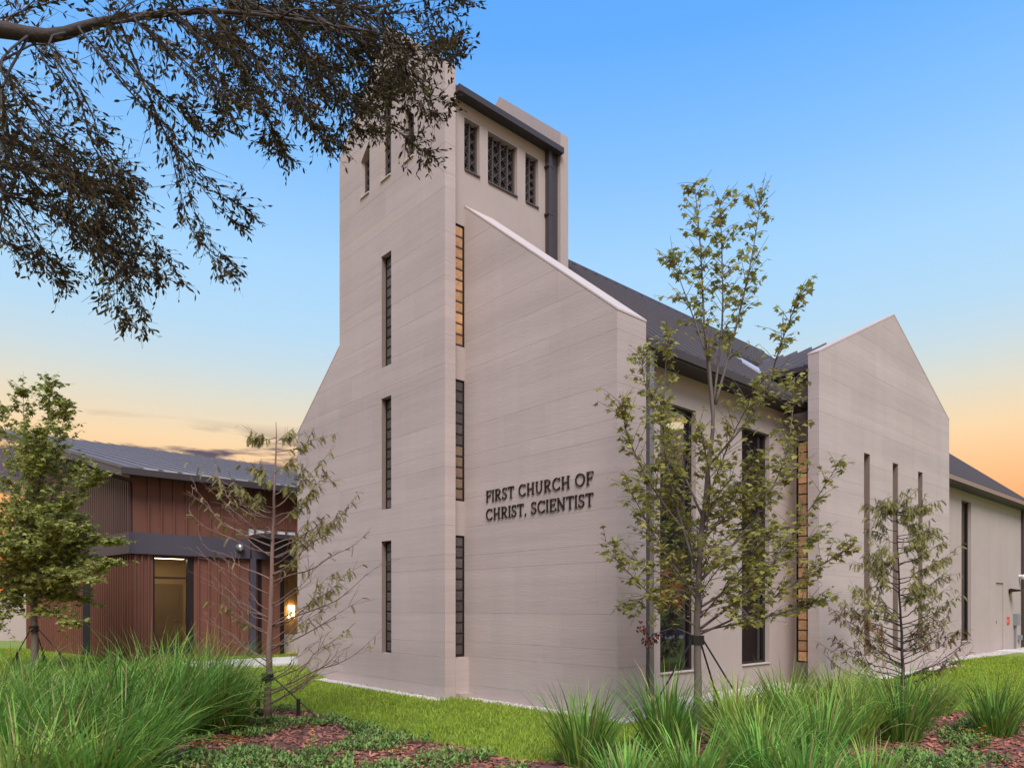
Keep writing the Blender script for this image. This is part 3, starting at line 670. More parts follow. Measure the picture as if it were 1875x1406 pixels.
# ------------------------------------------------------------------ ground
def sst(a, b, x): t = min(1, max(0, (x - a) / (b - a))); return t * t * (3 - 2 * t)
def gz(x, y):
    return .28 * sst(-14.6, -17.2, x) * sst(-4, 3, y)
def grid_sheet(name, xs, ys, off, m):
    k = MB(); nx = len(xs)
    for y in ys:
        for x in xs: k.v.append((x, y, gz(x, y) + off))
    for j in range(len(ys) - 1):
        for i in range(nx - 1): a = j * nx + i; k.f.append((a, a + 1, a + 1 + nx, a + nx))
    return tag(k.build(name, m), kind='structure')
xs = [-400, -120, -60] + [-40 + .5 * i for i in range(101)] + [40, 120, 400]; ys = [-400, -120, -40] + [-12 + .5 * i for i in range(101)] + [60, 120, 400]
grid_sheet('lawn', xs, ys, 0, 'lawn')
BED = [(-24, -4.5), (-19.4, 1.2), (-17.9, 2.2), (-14.9, 3.8), (-12.5, 4.7), (-11.1, 5.22), (-9.9, 5.3), (-8.2, 5.17), (-6.7, 5.3), (-5.65, 5.35), (-5.36, 5.95), (-5.6, 7.4), (-5.6, 9.2), (-5.2, 11.3), (-4.5, 12.8), (-3.6, 13.3), (-2.6, 13.5), (0, 14.6), (4, 14), (5, 6), (2, -3), (-6, -7), (-18, -9)]
def inbed(x, y):
    r = False; n = len(BED)
    for i in range(n):
        (x0, y0), (x1, y1) = BED[i], BED[(i + 1) % n]
        if (y0 > y) != (y1 > y) and x < (x1 - x0) * (y - y0) / (y1 - y0) + x0: r = not r
    return r
k = MB(); st_ = .25
for i in range(-100, 24):
    for j in range(-40, 62):
        x, y = i * st_, j * st_
        if inbed(x + st_ / 2, y + st_ / 2): k.poly([(x, y, gz(x, y) + .005), (x + st_, y, gz(x + st_, y) + .005), (x + st_, y + st_, gz(x + st_, y + st_) + .005), (x, y + st_, gz(x, y + st_) + .005)])
tag(k.build('planting_bed', 'mulch'), kind='structure')
for nm, xa, xb, off, m_ in (('bounce_sidewalk', 6.0, 8.5, .03, 'concrete'), ('street', 8.5, 18.0, .004, 'asphalt')):  # out of view; pale sidewalk added to bounce light onto the walls
    k = MB(); k.box((xa, -80, -.1), (xb, 90, off)); tag(k.build(nm, m_), kind='structure')
# gravel strips at the wall feet, concrete walk
def strip(name, pts, m, off=.006):
    k = MB(); k.poly([(x, y, gz(x, y) + off) for x, y in pts]); return tag(k.build(name, m), kind='structure')
GRAV = [[(-15.2, YT - .32), (-10.45, YT - .22), (-10.45, YT), (-15.2, YT)], [(XL, YS - .30), (XC + .3, YS - .30), (XC + .3, YS), (XL, YS)],
        [(XC, YS - .30), (XC + .42, YS - .30), (XC + .42, 9.7), (XC, 9.7)], [(XN, 9.1), (XN + 1.30, 9.4), (XN + .75, 10.6), (XN + .55, 15.3), (XN, 15.3)],
        [(XW, 15.1), (XW + .45, 15.0), (XW + .45, 23.5), (XW, 23.5)], [(XN, 23.4), (XN + .7, 23.4), (XN + .7, 35.5), (XN, 35.5)]]
for q in GRAV: strip('gravel_strip', q, 'gravel_bed')
k = MB()
for i in range(12):
    y0, y1 = 5.6 + i * .55, 5.6 + (i + 1) * .55
    xa = -18.9 if i > 2 else -18.9 + (2 - i) * .2
    k.box((-18.9, y0, .1), (-16.75, y1 - .006, gz(-18, y0) + .04))
tag(k.build('entry_path', 'concrete'), kind='structure')

# pebbles, mulch chips, ground cover, lawn blades
def blob(b, c, r, f=.6):
    k0 = len(b.v); a0 = U(0, 6.3)
    for z, s in ((-.2, .8), (.55, .75)):
        for j in range(5):
            a = a0 + 2 * math.pi * j / 5; b.v.append((c[0] + r * s * math.cos(a) * U(.8, 1.2), c[1] + r * s * math.sin(a) * U(.7, 1.1), c[2] + r * z * f))
    for j in range(5): b.f.append((k0 + j, k0 + (j + 1) % 5, k0 + 5 + (j + 1) % 5, k0 + 5 + j))
    b.f.append(tuple(k0 + 5 + j for j in range(5)))
pb = MB()
for q in GRAV:
    x0, x1, y0, y1 = min(p[0] for p in q), max(p[0] for p in q), min(p[1] for p in q), max(p[1] for p in q)
    for i in range(int(min(900, (x1 - x0) * (y1 - y0) * 420))):
        x, y = U(x0, x1), U(y0, y1); blob(pb, (x, y, gz(x, y) + .012), U(.014, .032))
tag(pb.build('pebbles', 'pebble'), 'pale pebbles along the foot of the church walls', 'gravel', kind='stuff')
def depth(x, y): return -CC * x + SS * y
def ucol(x, y):
    d = depth(x, y); return CX + FPX * (SS * x + CC * y) / d if d > .1 else 1e9
def infoot(x, y):
    if x < XC + .05 and y > YS - .05 and x > -16.8 and y < 36: return not (x > XN + .02 and 9.12 < y < 15.1) and not (x > XN + .02 and y > 23.4)
    if -16.7 < x < XT + .02 and y > YT - .02 and y < 12: return True
    if x < BX + .05 and y > BY - .3: return True
    if -18.95 < x < -16.7 and y > 5.6: return True
    return False
ch_ = MB()
def chip(b, c):
    l, wd_, t = U(.035, .10), U(.018, .042), U(.005, .012)
    M = Matrix.Translation(c) @ Matrix.Rotation(U(0, 6.3), 4, 'Z') @ Matrix.Rotation(U(-.5, .5), 4, 'X') @ Matrix.Rotation(U(-.4, .4), 4, 'Y')
    k0 = len(b.v)
    for sx, sy, sz in ((-1, -1, -1), (1, -.8, -1), (1, 1, -1), (-.9, .8, -1), (-1, -1, 1), (1, -.8, 1), (1, 1, 1), (-.9, .8, 1)):
        b.v.append(tuple(M @ Vector((sx * l / 2, sy * wd_ / 2, sz * t / 2))))
    b.f += [tuple(k0 + i for i in q) for q in ((4, 5, 6, 7), (0, 1, 5, 4), (1, 2, 6, 5), (2, 3, 7, 6), (3, 0, 4, 7))]
def scatter(n, dmin, dmax, test, umin=-60, umax=1935):
    c = 0; tries = 0
    while c < n and tries < n * 12:
        tries += 1
        d = math.sqrt(U(dmin * dmin, dmax * dmax)) if random.random() < .35 else U(dmin, dmax)
        p = at(U(umin, umax), d)
        if test(p.x, p.y): c += 1; yield p
from mathutils import noise as mnoise
def nz(x, y, s): return mnoise.noise(Vector((x * s, y * s, 3.7)))
for p in scatter(11000, 6.6, 13.5, inbed):
    chip(ch_, Vector((p.x, p.y, gz(p.x, p.y) + U(.008, .03))))
tag(ch_.build('bark_chips', 'chip'), 'reddish bark mulch chips covering the planting bed', 'mulch', kind='stuff')
cv = MB()
def small_leaf(b, p, d, l, wd_):
    s = d.cross(Vector((0, 0, 1)));
    if s.length < .01: s = Vector((1, 0, 0))
    s.normalize(); s *= wd_
    b.poly([p, p + d * l * .5 + s, p + d * l, p + d * l * .5 - s])
for p in scatter(2300, 6.8, 13.0, lambda x, y: inbed(x, y) and nz(x, y, 1.1) + .5 * nz(x, y, 3.1) > .10):
    for i in range(13):
        a, e = U(0, 6.3), U(.15, 1.2); d = Vector((math.cos(a) * math.cos(e), math.sin(a) * math.cos(e), math.sin(e)))
        q = Vector((p.x + U(-.07, .07), p.y + U(-.07, .07), gz(p.x, p.y) + U(.01, .09))); small_leaf(cv, q, d, U(.035, .08), U(.009, .017))
tag(cv.build('ground_cover', 'cover_leaf'), 'low dark green creeping ground cover over the mulch', 'ground cover', kind='stuff')
def lawn_ok(x, y): return not inbed(x, y) and not infoot(x, y) and not any(min(p[0] for p in q) + .03 < x < max(p[0] for p in q) - .03 and min(p[1] for p in q) + .03 < y < max(p[1] for p in q) - .05 for q in GRAV)
lb = MB()
for p in scatter(105000, 7.2, 24, lawn_ok):
    h = U(.035, .085) * (1 + .25 * nz(p.x, p.y, 1.3)); a = U(0, 6.3); wd_ = U(.003, .006) * (1 + depth(p.x, p.y) / 14)
    sx, sy = math.cos(a) * wd_, math.sin(a) * wd_; z = gz(p.x, p.y); lx, ly = U(-.04, .04), U(-.04, .04)
    k0 = len(lb.v); lb.v += [(p.x - sx, p.y - sy, z), (p.x + sx, p.y + sy, z), (p.x + lx * .4 + sx * .7, p.y + ly * .4 + sy * .7, z + h * .6), (p.x + lx, p.y + ly, z + h)]
    lb.f += [(k0, k0 + 1, k0 + 2), (k0, k0 + 2, k0 + 3)]
tag(lb.build('lawn_grass', 'lawn_blade'), 'short bright green lawn grass around the church', 'grass', kind='stuff')

# ------------------------------------------------------------------ clumps of ornamental grass
def blade(b, base, az, lean, length, wd_, droop, tw):
    seg = 6; p = Vector(base); k0 = len(b.v); e = math.pi / 2 - lean; ca, sa = math.cos(az), math.sin(az)
    s = Vector((-sa * math.cos(tw) , ca * math.cos(tw), math.sin(tw) * .5)).normalized()
    for i in range(seg + 1):
        t = i / seg; wv = wd_ * (1 - t ** 1.6) * (.6 + .8 * min(1, t * 3)) + .0006
        b.v += [tuple(p - s * wv), tuple(p + s * wv)]
        ee = e - droop * t * t * 1.6; p = p + Vector((ca * math.cos(ee), sa * math.cos(ee), math.sin(ee))) * (length / seg)
    for i in range(seg): a = k0 + 2 * i; b.f.append((a, a + 1, a + 3, a + 2))
def clump(u, d, h, r, n, m, label, group=None, spread=.75, wind=None, dry=.10):
    g = at(u, d); z = gz(g.x, g.y); root = empty('grass_clump', (g.x, g.y, z), label, 'grass clump', group)
    b = MB(); c = MB(); e_ = MB()
    for i in range(n):
        az = U(0, 6.283); rr = r * math.sqrt(random.random()); base = (g.x + rr * math.cos(az), g.y + rr * math.sin(az), z - .01)
        lean = abs(random.gauss(0, .30)) * spread + rr / r * .42 * spread; az2 = az + random.gauss(0, .5)
        if wind is not None and random.random() < .55: az2 = wind + random.gauss(0, .6); lean += .15
        ln = h * U(.5, 1.12); rv = random.random(); tgt = c if rv < dry else (e_ if rv < dry + .22 else b)
        blade(tgt, base, az2, min(lean, 1.25), ln, U(.0055, .0105), U(.15, 1.0) * (1.3 if random.random() < .22 else .7), U(-.9, .9))
    b.build('blades', m, root); c.build('dry_blades', 'straw', root); e_.build('young_blades', 'grass_b' if m != 'grass_b' else 'grass_d', root)
    return root
WR_ = math.atan2(CC, SS)      # camera-right direction
LG = 'grasses massed in front of the brown hall'
left = [(30, 11.4, 1.25), (150, 10.8, 1.25), (275, 11.0, 1.5), (385, 10.6, 1.45), (70, 9.2, 1.25), (205, 9.0, 1.4), (315, 9.2, 1.45), (-40, 9.0, 1.2), (-15, 7.3, 1.15), (110, 7.2, 1.15), (225, 7.5, 1.12), (40, 6.0, 1.0), (170, 6.1, .95), (395, 9.7, 1.15), (330, 10.4, 1.4)]
for i, (u, d, h) in enumerate(left):
    clump(u, d, h, .22 + .06 * (i % 3), 420, ('grass_a', 'grass_c', 'grass_a', 'grass_b')[i % 4], 'tall arching green grass clump in the thick bank of grasses facing the brown hall', LG, .85, WR_ - .2)
RGp = 'grasses along the bed facing the nave windows'
right = [(1070, 7.6, .98, 'grass_c', 'stiff upright dark green grass clump standing alone before the lettered wall', None, .62),
         (1220, 8.1, 1.10, 'grass_c', 'upright grass clump straddled by black tree straps left of the maple trunk', None, .62),
         (1150, 6.2, .62, 'grass_a', None, RGp, .8), (1270, 6.3, .75, 'grass_a', None, RGp, .8), (1345, 8.3, 1.0, 'grass_b', None, RGp, .6), (1440, 9.6, 1.05, 'grass_b', None, RGp, .7),
         (1400, 6.6, .85, 'grass_a', None, RGp, .75), (1500, 7.6, 1.0, 'grass_a', None, RGp, .75), (1530, 10.2, 1.0, 'grass_b', None, RGp, .7), (1475, 6.1, .72, 'grass_a', None, RGp, .7),
         (1590, 6.2, .60, 'grass_a', None, RGp, .8), (1385, 7.4, .9, 'grass_b', None, RGp, .7), (1565, 8.9, .9, 'grass_b', None, RGp, .7),
         (1650, 9.0, 1.12, 'grass_c', 'broad dark grass clump at the foot of the small cypress by the transept', None, .72),
         (1822, 9.4, .92, 'grass_c', 'round dark grass clump beside red flowers at the lawn edge', None, .70),
         (1560, 11.5, .8, 'grass_b', None, RGp, .7), (1715, 11.2, .72, 'grass_b', None, RGp, .7)]
for (u, d, h, m, lb_, gr, sp) in right:
    clump(u, d, h, .17 if lb_ is None else .19, 300, m, lb_ or 'loose light green grass clump in the bed facing the tall nave windows', gr, sp, None, .07)
# small flowers
def flowers(name, u, d, n, m, label, r=.14, h=.12):
    g = at(u, d); z = gz(g.x, g.y); root = empty(name, (g.x, g.y, z), label, 'flowers'); b = MB(); lf = MB()
    for i in range(n):
        p = Vector((g.x + U(-r, r), g.y + U(-r, r), z + U(.4, 1) * h)); lf.tube([(p.x, p.y, z), p], .0025, 3)
        for j in range(5):
            a = j * 1.257 + U(0, .4); dd = Vector((math.cos(a), math.sin(a), .45)).normalized(); small_leaf(b, p, dd, U(.018, .028), .008)
        for j in range(5):
            a = U(0, 6.3); small_leaf(lf, Vector((p.x, p.y, z + U(.01, h * .7))), Vector((math.cos(a), math.sin(a), .5)).normalized(), .05, .012)
    lf.build('stems', 'cover_leaf', root)['kind'] = 'stuff'; b.build('petals', m, root)['kind'] = 'stuff'
flowers('flower_patch', 400, 8.9, 42, 'red_petal', 'patch of bright red flowers on mulch beside the left grasses', .28, .05)
flowers('flower_patch', 305, 8.4, 14, 'red_petal', 'few red flowers half under the arching left grasses', .16, .05)
flowers('flower_patch', 720, 8.35, 4, 'yellow_petal', 'three small yellow flowers in the ground cover by the lawn', .14, .06)
flowers('flower_patch', 965, 7.65, 3, 'yellow_petal', 'tiny yellow flower at the tip of the mulch bed', .08, .06)
flowers('flower_patch', 1790, 8.6, 16, 'orange_petal', 'orange red flowers beside the round dark grass clump', .14, .28)
flowers('flower_patch', 575, 8.0, 6, 'yellow_petal', 'tall thin yellow-green flowering weed in the mulch', .06, .34)

# ------------------------------------------------------------------ trees
def lobed_leaf(l):
    w_ = l * .5
    o = [(0, 0), (.20, .02), (.52, -.02), (.34, .22), (.60, .42), (.26, .46), (.16, .62), (0, 1.0), (-.16, .62), (-.26, .46), (-.60, .42), (-.34, .22), (-.52, -.02), (-.20, .02)]
    return [(x * l * .95, y * l, -abs(x) * l * .22 - .12 * l * y * y) for x, y in o]
def oval_leaf(l, r=.19):
    return [(0, 0, 0), (r * l * .8, l * .3, .02 * l), (r * l * .8, l * .65, 0), (0, l, -.08 * l), (-r * l * .8, l * .65, 0), (-r * l * .8, l * .3, .02 * l)]
def leaf_matrix(p, d, roll=None):
    d = d.normalized(); s = d.cross(Vector((0, 0, 1)))
    if s.length < .05: s = Vector((1, 0, 0))
    s.normalize(); n = s.cross(d)
    a = U(-1.1, 1.1) if roll is None else roll
    s2 = s * math.cos(a) + n * math.sin(a); n2 = s2.cross(d)
    return Matrix(((s2.x, d.x, n2.x, p.x), (s2.y, d.y, n2.y, p.y), (s2.z, d.z, n2.z, p.z), (0, 0, 0, 1)))
def finish_leaves(root, leaves, shape, m, singles, lmin, lmax):
    """the largest-showing leaves one by one, the rest as one crown"""
    leaves.sort(key=lambda t: -t[1] / max(.5, depth(t[0][0][3], t[0][1][3])))
    lm = bpy.data.meshes.new('leaf'); pts = shape(1.0); lm.from_pydata(pts, [], [tuple(range(len(pts)))]); lm.materials.append(MAT[m])
    for M, l in leaves[:singles]:
        o = bpy.data.objects.new('leaf', lm); COL.objects.link(o); o.parent = root; o.matrix_parent_inverse = root.matrix_basis.inverted(); o.matrix_basis = M @ Matrix.Scale(l, 4)
    b = MB()
    for M, l in leaves[singles:]: b.poly([M @ Vector(q) for q in shape(l)])
    o = b.build('crown', m, root)
    if singles: o['kind'] = 'stuff'
    return o
def lerp_path(pts, t):
    n = len(pts) - 1; x = min(max(t, 0), .9999) * n; i = int(x); return pts[i].lerp(pts[i + 1], x - i)
def smooth_path(pts, n):
    out_ = []
    for i in range(n + 1):
        x = i / n * (len(pts) - 1); k_ = min(int(x), len(pts) - 2); t = x - k_
        p0, p1, p2, p3 = pts[max(k_ - 1, 0)], pts[k_], pts[k_ + 1], pts[min(k_ + 2, len(pts) - 1)]
        out_.append(.5 * ((2 * p1) + (p2 - p0) * t + (2 * p0 - 5 * p1 + 4 * p2 - p3) * t * t + (3 * p1 - p0 - 3 * p2 + p3) * t ** 3))
    return out_
def stakes(root_name, base, rad, label, legs, hz):
    r_ = empty(root_name, (base.x, base.y, base.z), label, 'tree stake')
    for az, ln in legs:
        e = base + Vector((math.cos(az) * ln, math.sin(az) * ln, .0)); e.z = gz(e.x, e.y) - .02; top = base + Vector((math.cos(az) * rad, math.sin(az) * rad, hz))
        k = MB(); k.tube([top, e], .012, 5); k.build('strap', 'strap', r_)
        k = MB(); m_ = top.lerp(e, .55); k.box((m_.x - .022, m_.y - .022, gz(m_.x, m_.y) - .02), (m_.x + .022, m_.y + .022, m_.z + .02)); k.build('stake', 'strap', r_)
    k = MB(); k.tube([base + Vector((0, 0, hz - .06)), base + Vector((0, 0, hz + .06))], rad + .012, 8); k.build('collar', 'strap', r_)

def maple(label, trunk, d0, limbs, m, nleaf, size, singles, bark, twig_n, spreadd, sides=9, r0=.075, extra=()):
    base = atv(*trunk[0], d0); base.z = gz(base.x, base.y)
    root = empty('maple_tree', tuple(base), label, 'tree')
    tp = [base] + [atv(u, v, d0 + U(-.05, .05)) for u, v in trunk[1:]]
    k = MB(); P = smooth_path(tp, 22); k.tube([p + Vector((U(-.008, .008), U(-.008, .008), 0)) for p in P], [r0 * (1.25 if i == 0 else 1) * (1 - .72 * i / 22) for i in range(23)], sides); k.build('trunk', bark, root, True)
    bm_ = MB(); leaves = []
    for li, (pts, dd, dens) in enumerate(limbs):
        path = [atv(u, v, d0 + dd * (i / (len(pts) - 1)) ** 1.2) for i, (u, v) in enumerate(pts)]; path = smooth_path(path, 12)
        tot = sum((path[i + 1] - path[i]).length for i in range(12))
        bm_.tube(path, [max(.003, .0055 * tot * (1 - i / 12.5) + .003) for i in range(13)], 6)
        for t_ in range(int(twig_n * tot * dens)):
            t = 1 - random.random() * .8; p = lerp_path(path, t); dr_ = (lerp_path(path, min(1, t + .08)) - lerp_path(path, t - .08)).normalized()
            a = U(0, 6.283); tw = (dr_ * U(.2, .9) + Vector((math.cos(a), math.sin(a), U(-.15, .7))) * U(.5, .9)).normalized(); ln = U(.10, .42) * spreadd * (1.15 - .5 * t)
            q = p + tw * ln; q.z -= ln * .08
            bm_.tube([p, p.lerp(q, .5) + Vector((0, 0, .02)), q], [.0042, .003, .0018], 4, False)
            for j in range(nleaf):
                s_ = U(.25, 1.0); c = p.lerp(q, s_); az = U(0, 6.283); d_ = Vector((math.cos(az), math.sin(az), U(-1.1, .25)))
                leaves.append((leaf_matrix(c + d_.normalized() * .02, d_, U(-.7, .7)), U(.5, 1.25) * size))
    bm_.build('branches', bark, root, True)
    finish_leaves(root, leaves, lobed_leaf, m, singles, 0, 0)
    return root, base
tr_m = [(1277, 1352), (1277, 1250), (1277, 1130), (1283, 1000), (1296, 870), (1305, 745), (1292, 600)]
lim_m = [([(1305, 760), (1290, 600), (1283, 460), (1272, 335)], .15, 1.0), ([(1305, 745), (1322, 600), (1322, 470), (1318, 372)], -.2, .9), ([(1310, 740), (1345, 610), (1375, 480), (1393, 362)], .3, 1.0),
         ([(1290, 640), (1255, 540), (1228, 470)], .4, .9), ([(1300, 850), (1390, 740), (1430, 630), (1465, 535)], -.5, 1.0), ([(1288, 950), (1235, 830), (1185, 720), (1175, 640)], .7, 1.1), ([(1283, 1010), (1200, 900), (1150, 800), (1140, 740)], -.6, 1.1),
         ([(1278, 1080), (1190, 1040), (1100, 985)], .5, .7), ([(1278, 1100), (1210, 1000), (1150, 890)], -.9, .9), ([(1280, 1060), (1240, 930), (1215, 800), (1222, 620)], -.3, 1.0),
         ([(1283, 1150), (1370, 1080), (1450, 980), (1535, 850)], .4, 1.15), ([(1283, 1160), (1390, 1110), (1480, 1050), (1560, 1000)], -.4, 1.3), ([(1285, 1060), (1380, 950), (1440, 830), (1455, 690)], .9, 1.1),
         ([(1285, 1110), (1400, 1040), (1500, 980)], 1.0, 1.2), ([(1290, 930), (1340, 800), (1400, 690)], -.8, 1.0), ([(1283, 1130), (1350, 1050), (1420, 960)], -1.1, 1.2), ([(1281, 1090), (1230, 1040), (1200, 960)], 1.0, 1.1),
         ([(1283, 1155), (1400, 1130), (1500, 1100)], .2, 1.4), ([(1290, 990), (1350, 900), (1390, 830)], .2, 1.1), ([(1280, 1120), (1250, 1080), (1220, 1120)], -.3, .8), ([(1290, 1000), (1300, 880), (1280, 780)], -.9, .9), ([(1283, 1120), (1340, 1100), (1380, 1140)], -.6, 1.2)]
for i in range(16):
    v0 = U(930, 1150); a = U(-1, 1.25); sp = 165; lim_m.append(([(1283, v0 + 10), (1283 + a * sp * .5, v0 - 45), (1283 + a * sp * U(.8, 1.05), v0 - U(0, 130))], U(-1.1, 1.1), 1.0))
mroot, mbase = maple('slender young maple with sparse ragged leaves standing before the nave windows', tr_m, 9.15, lim_m, 'maple_leaf', 4, .083, 300, 'bark_grey', 25, 1.4, r0=.056)
# withered sprig
k = MB(); k.tube([atv(1277, 1165, 9.15), atv(1235, 1148, 9.1), atv(1195, 1160, 9.0)], [.008, .005, .003], 4); k.build('dead_twig', 'bark_grey', mroot)
b = MB()
for i in range(46):
    t = random.random(); c = atv(1170 + 38 * t + U(-6, 6), 1140 + 34 * abs(math.sin(t * 3)) + U(-8, 14), 9.0 + U(-.08, .08)); az = U(0, 6.3); b.poly([leaf_matrix(c, Vector((math.cos(az), math.sin(az), -.9))) @ Vector(q) for q in oval_leaf(U(.04, .075), .4)])
b.build('withered_leaves', 'dead_leaf', mroot)
stakes('tree_strap', Vector((mbase.x, mbase.y, 0)), .075, 'black tie-down straps bracing the young maple before the nave', [(WR_ + math.pi + .3, .95), (WR_ - .35, .85), (WR_ + .9, 1.0)], 1.28)

def sst0(a, b, x): return min(1, max(0, (x - a) / (b - a)))
tr_l = [(62, 1232), (64, 1180), (62, 1100), (66, 1000), (72, 880), (80, 790)]
lim_l = [([(75, 900), (85, 820), (92, 700)], .2, 1.2), ([(70, 920), (48, 830), (42, 715)], -.2, 1.0), ([(70, 900), (110, 800), (118, 740)], .3, 1.2), ([(68, 940), (30, 860), (0, 745)], .5, .7), ([(66, 1000), (120, 920), (185, 868)], -.4, 1.1), ([(66, 1060), (140, 1000), (215, 990)], .3, 1.5), ([(64, 1090), (130, 1060), (205, 1030)], -.6, 1.5),
         ([(64, 1090), (10, 1040), (-50, 1020)], .4, 1.4), ([(66, 1040), (10, 960), (-30, 900)], -.5, 1.3), ([(64, 1110), (0, 1090), (-40, 1110)], .8, 1.4), ([(64, 1110), (110, 1090), (165, 1100)], .9, 1.5), ([(66, 1050), (80, 960), (120, 930)], 1.0, 1.4), ([(66, 1080), (90, 1000), (100, 960)], -1.1, 1.5), ([(66, 1060), (40, 960), (20, 880)], 1.0, 1.3),
         ([(64, 1100), (60, 1040), (30, 1000)], -1.1, 1.5), ([(66, 1000), (100, 900), (150, 850)], .7, .9), ([(64, 1110), (90, 1120), (130, 1140)], -.6, 1.4), ([(64, 1100), (20, 1110), (0, 1150)], -.5, 1.2), ([(70, 960), (60, 880), (70, 790)], -.6, 1.3), ([(64, 1100), (110, 1050), (160, 1060)], -1.0, 1.5)]
for i in range(26):
    v0 = U(960, 1120); a = U(-1, 1); sp = 130 * (.45 + .55 * sst0(930, 1060, v0)); lim_l.append(([(65, v0 + 20), (65 + a * sp * .55, v0 - 20), (65 + a * sp * U(.85, 1.1), v0 - U(-35, 55))], U(-1.2, 1.2), 1.3))
lroot, lbase = maple('dense leafy young maple in front of the brown hall end wall', tr_l, 15.5, lim_l, 'maple_leaf_b', 9, .098, 300, 'bark_grey', 31, 1.75, r0=.085)
stakes('tree_strap', Vector((lbase.x, lbase.y, lbase.z)), .08, 'black tie-down straps and stake at the dense maple by the brown hall', [(WR_ + .1, .9), (WR_ + 2.9, .75), (WR_ + 1.8, .8)], .95)

# feathery cypresses
def frond(b, p, d, l, n=11):
    d = d.normalized(); s = d.cross(Vector((0, 0, 1)))
    if s.length < .05: s = Vector((1, 0, 0))
    s.normalize(); q = p.copy(); a = U(-.9, .9); s = (s * math.cos(a) + s.cross(d) * math.sin(a)).normalized()
    for i in range(n):
        dd = (d + Vector((0, 0, -.10 * i))).normalized(); q2 = q + dd * (l / n); ll = l * .30 * (1 - .6 * abs(i / n - .35))
        for sg in (-1, 1):
            tip = q + (s * sg * .8 + dd * .75).normalized() * ll; ww = dd * .006
            b.poly([q - ww, q + ww, tip])
        b.poly([q - s * .0016, q + s * .0016, q2 + s * .0012, q2 - s * .0012]); q = q2
def cypress(label, u0, v_top, d0, r0, lean, branches, bark, leafm, rise_=.72, dn=42, rootname='cypress_tree'):
    base = at(u0, d0); base.z = gz(base.x, base.y); root = empty(rootname, tuple(base), label, 'tree')
    top = atv(u0 + lean, v_top, d0); tp = smooth_path([base, base.lerp(top, .3) + at(938.5, .0) * 0, base.lerp(top, .65), top], 16)
    k = MB(); k.tube([p + Vector((U(-.01, .01), U(-.01, .01), 0)) for p in tp], [r0 * (1.35 if i == 0 else 1) * (1 - .93 * i / 16) for i in range(17)], 9); k.build('trunk', bark, root, True)
    br = MB(); lv = {m: MB() for m in leafm}
    v_b = HOR + FPX * (CAM_H - base.z) / d0
    for (t0, u1, v1, dd, leafy, lm) in branches:
        t0 = min(max((v_b - (v1 + rise_ * U(.55, 1.35) * abs(u1 - u0))) / (v_b - v_top), .07), .97); p = lerp_path(tp, t0); e = atv(u1, v1, d0 + dd); L_ = (e - p).length
        sag = Vector((0, 0, -.10 * L_)); J = lambda: Vector((U(-1, 1), U(-1, 1), U(-.8, .8))) * .055 * min(1.2, L_ + .2); P = smooth_path([p, p.lerp(e, .2) + sag * .4 + J() * .5, p.lerp(e, .42) + sag * .6 + J(), p.lerp(e, .62) + sag * .6 + J(), p.lerp(e, .82) + sag * .4 + J(), e], 9)
        br.tube(P, [max(.0025, (.006 + .005 * L_) * (1 - i / 9.8)) for i in range(10)], 5)
        for j in range(random.randint(3, 7)):
            t = U(.25, .98); q = lerp_path(P, t); dr_ = (e - p).normalized(); a = U(0, 6.3); d2 = (dr_ * .8 + Vector((math.cos(a), math.sin(a), U(-.3, .4))) * .55).normalized(); q2 = q + d2 * U(.12, .45); qm = q.lerp(q2, .5) + Vector((U(-.03, .03), U(-.03, .03), U(-.02, .04)))
            br.tube([q, qm, q2], [.004, .003, .0018], 4, False)
            q3 = qm + (d2 + Vector((U(-.9, .9), U(-.9, .9), U(-.5, .7)))).normalized() * U(.08, .22); br.tube([qm, q3], [.0026, .0014], 3, False)
            if leafy > .4:
                for _ in range(int(9 * leafy)): frond(lv[lm], q.lerp(q2, U(.2, 1)), (d2 * .4 + Vector((U(-.5, .5), U(-.5, .5), U(-1.1, -.1)))), U(.08, .16))
        for j in range(int(dn * leafy * L_)):
            t = U(.30, 1.0); q = lerp_path(P, t); a = U(0, 6.3); frond(lv[lm], q, Vector((math.cos(a) * .6, math.sin(a) * .6, U(-1.2, .25))) + (e - p).normalized() * .5, U(.08, .18))
    br.build('branches', bark, root, True)
    for m, b in lv.items():
        if b.v: b.build('crown' if m == leafm[0] else 'rusty_foliage', m, root)
    return root, base
A_, R_ = 'cypress_leaf', 'cypress_rust'
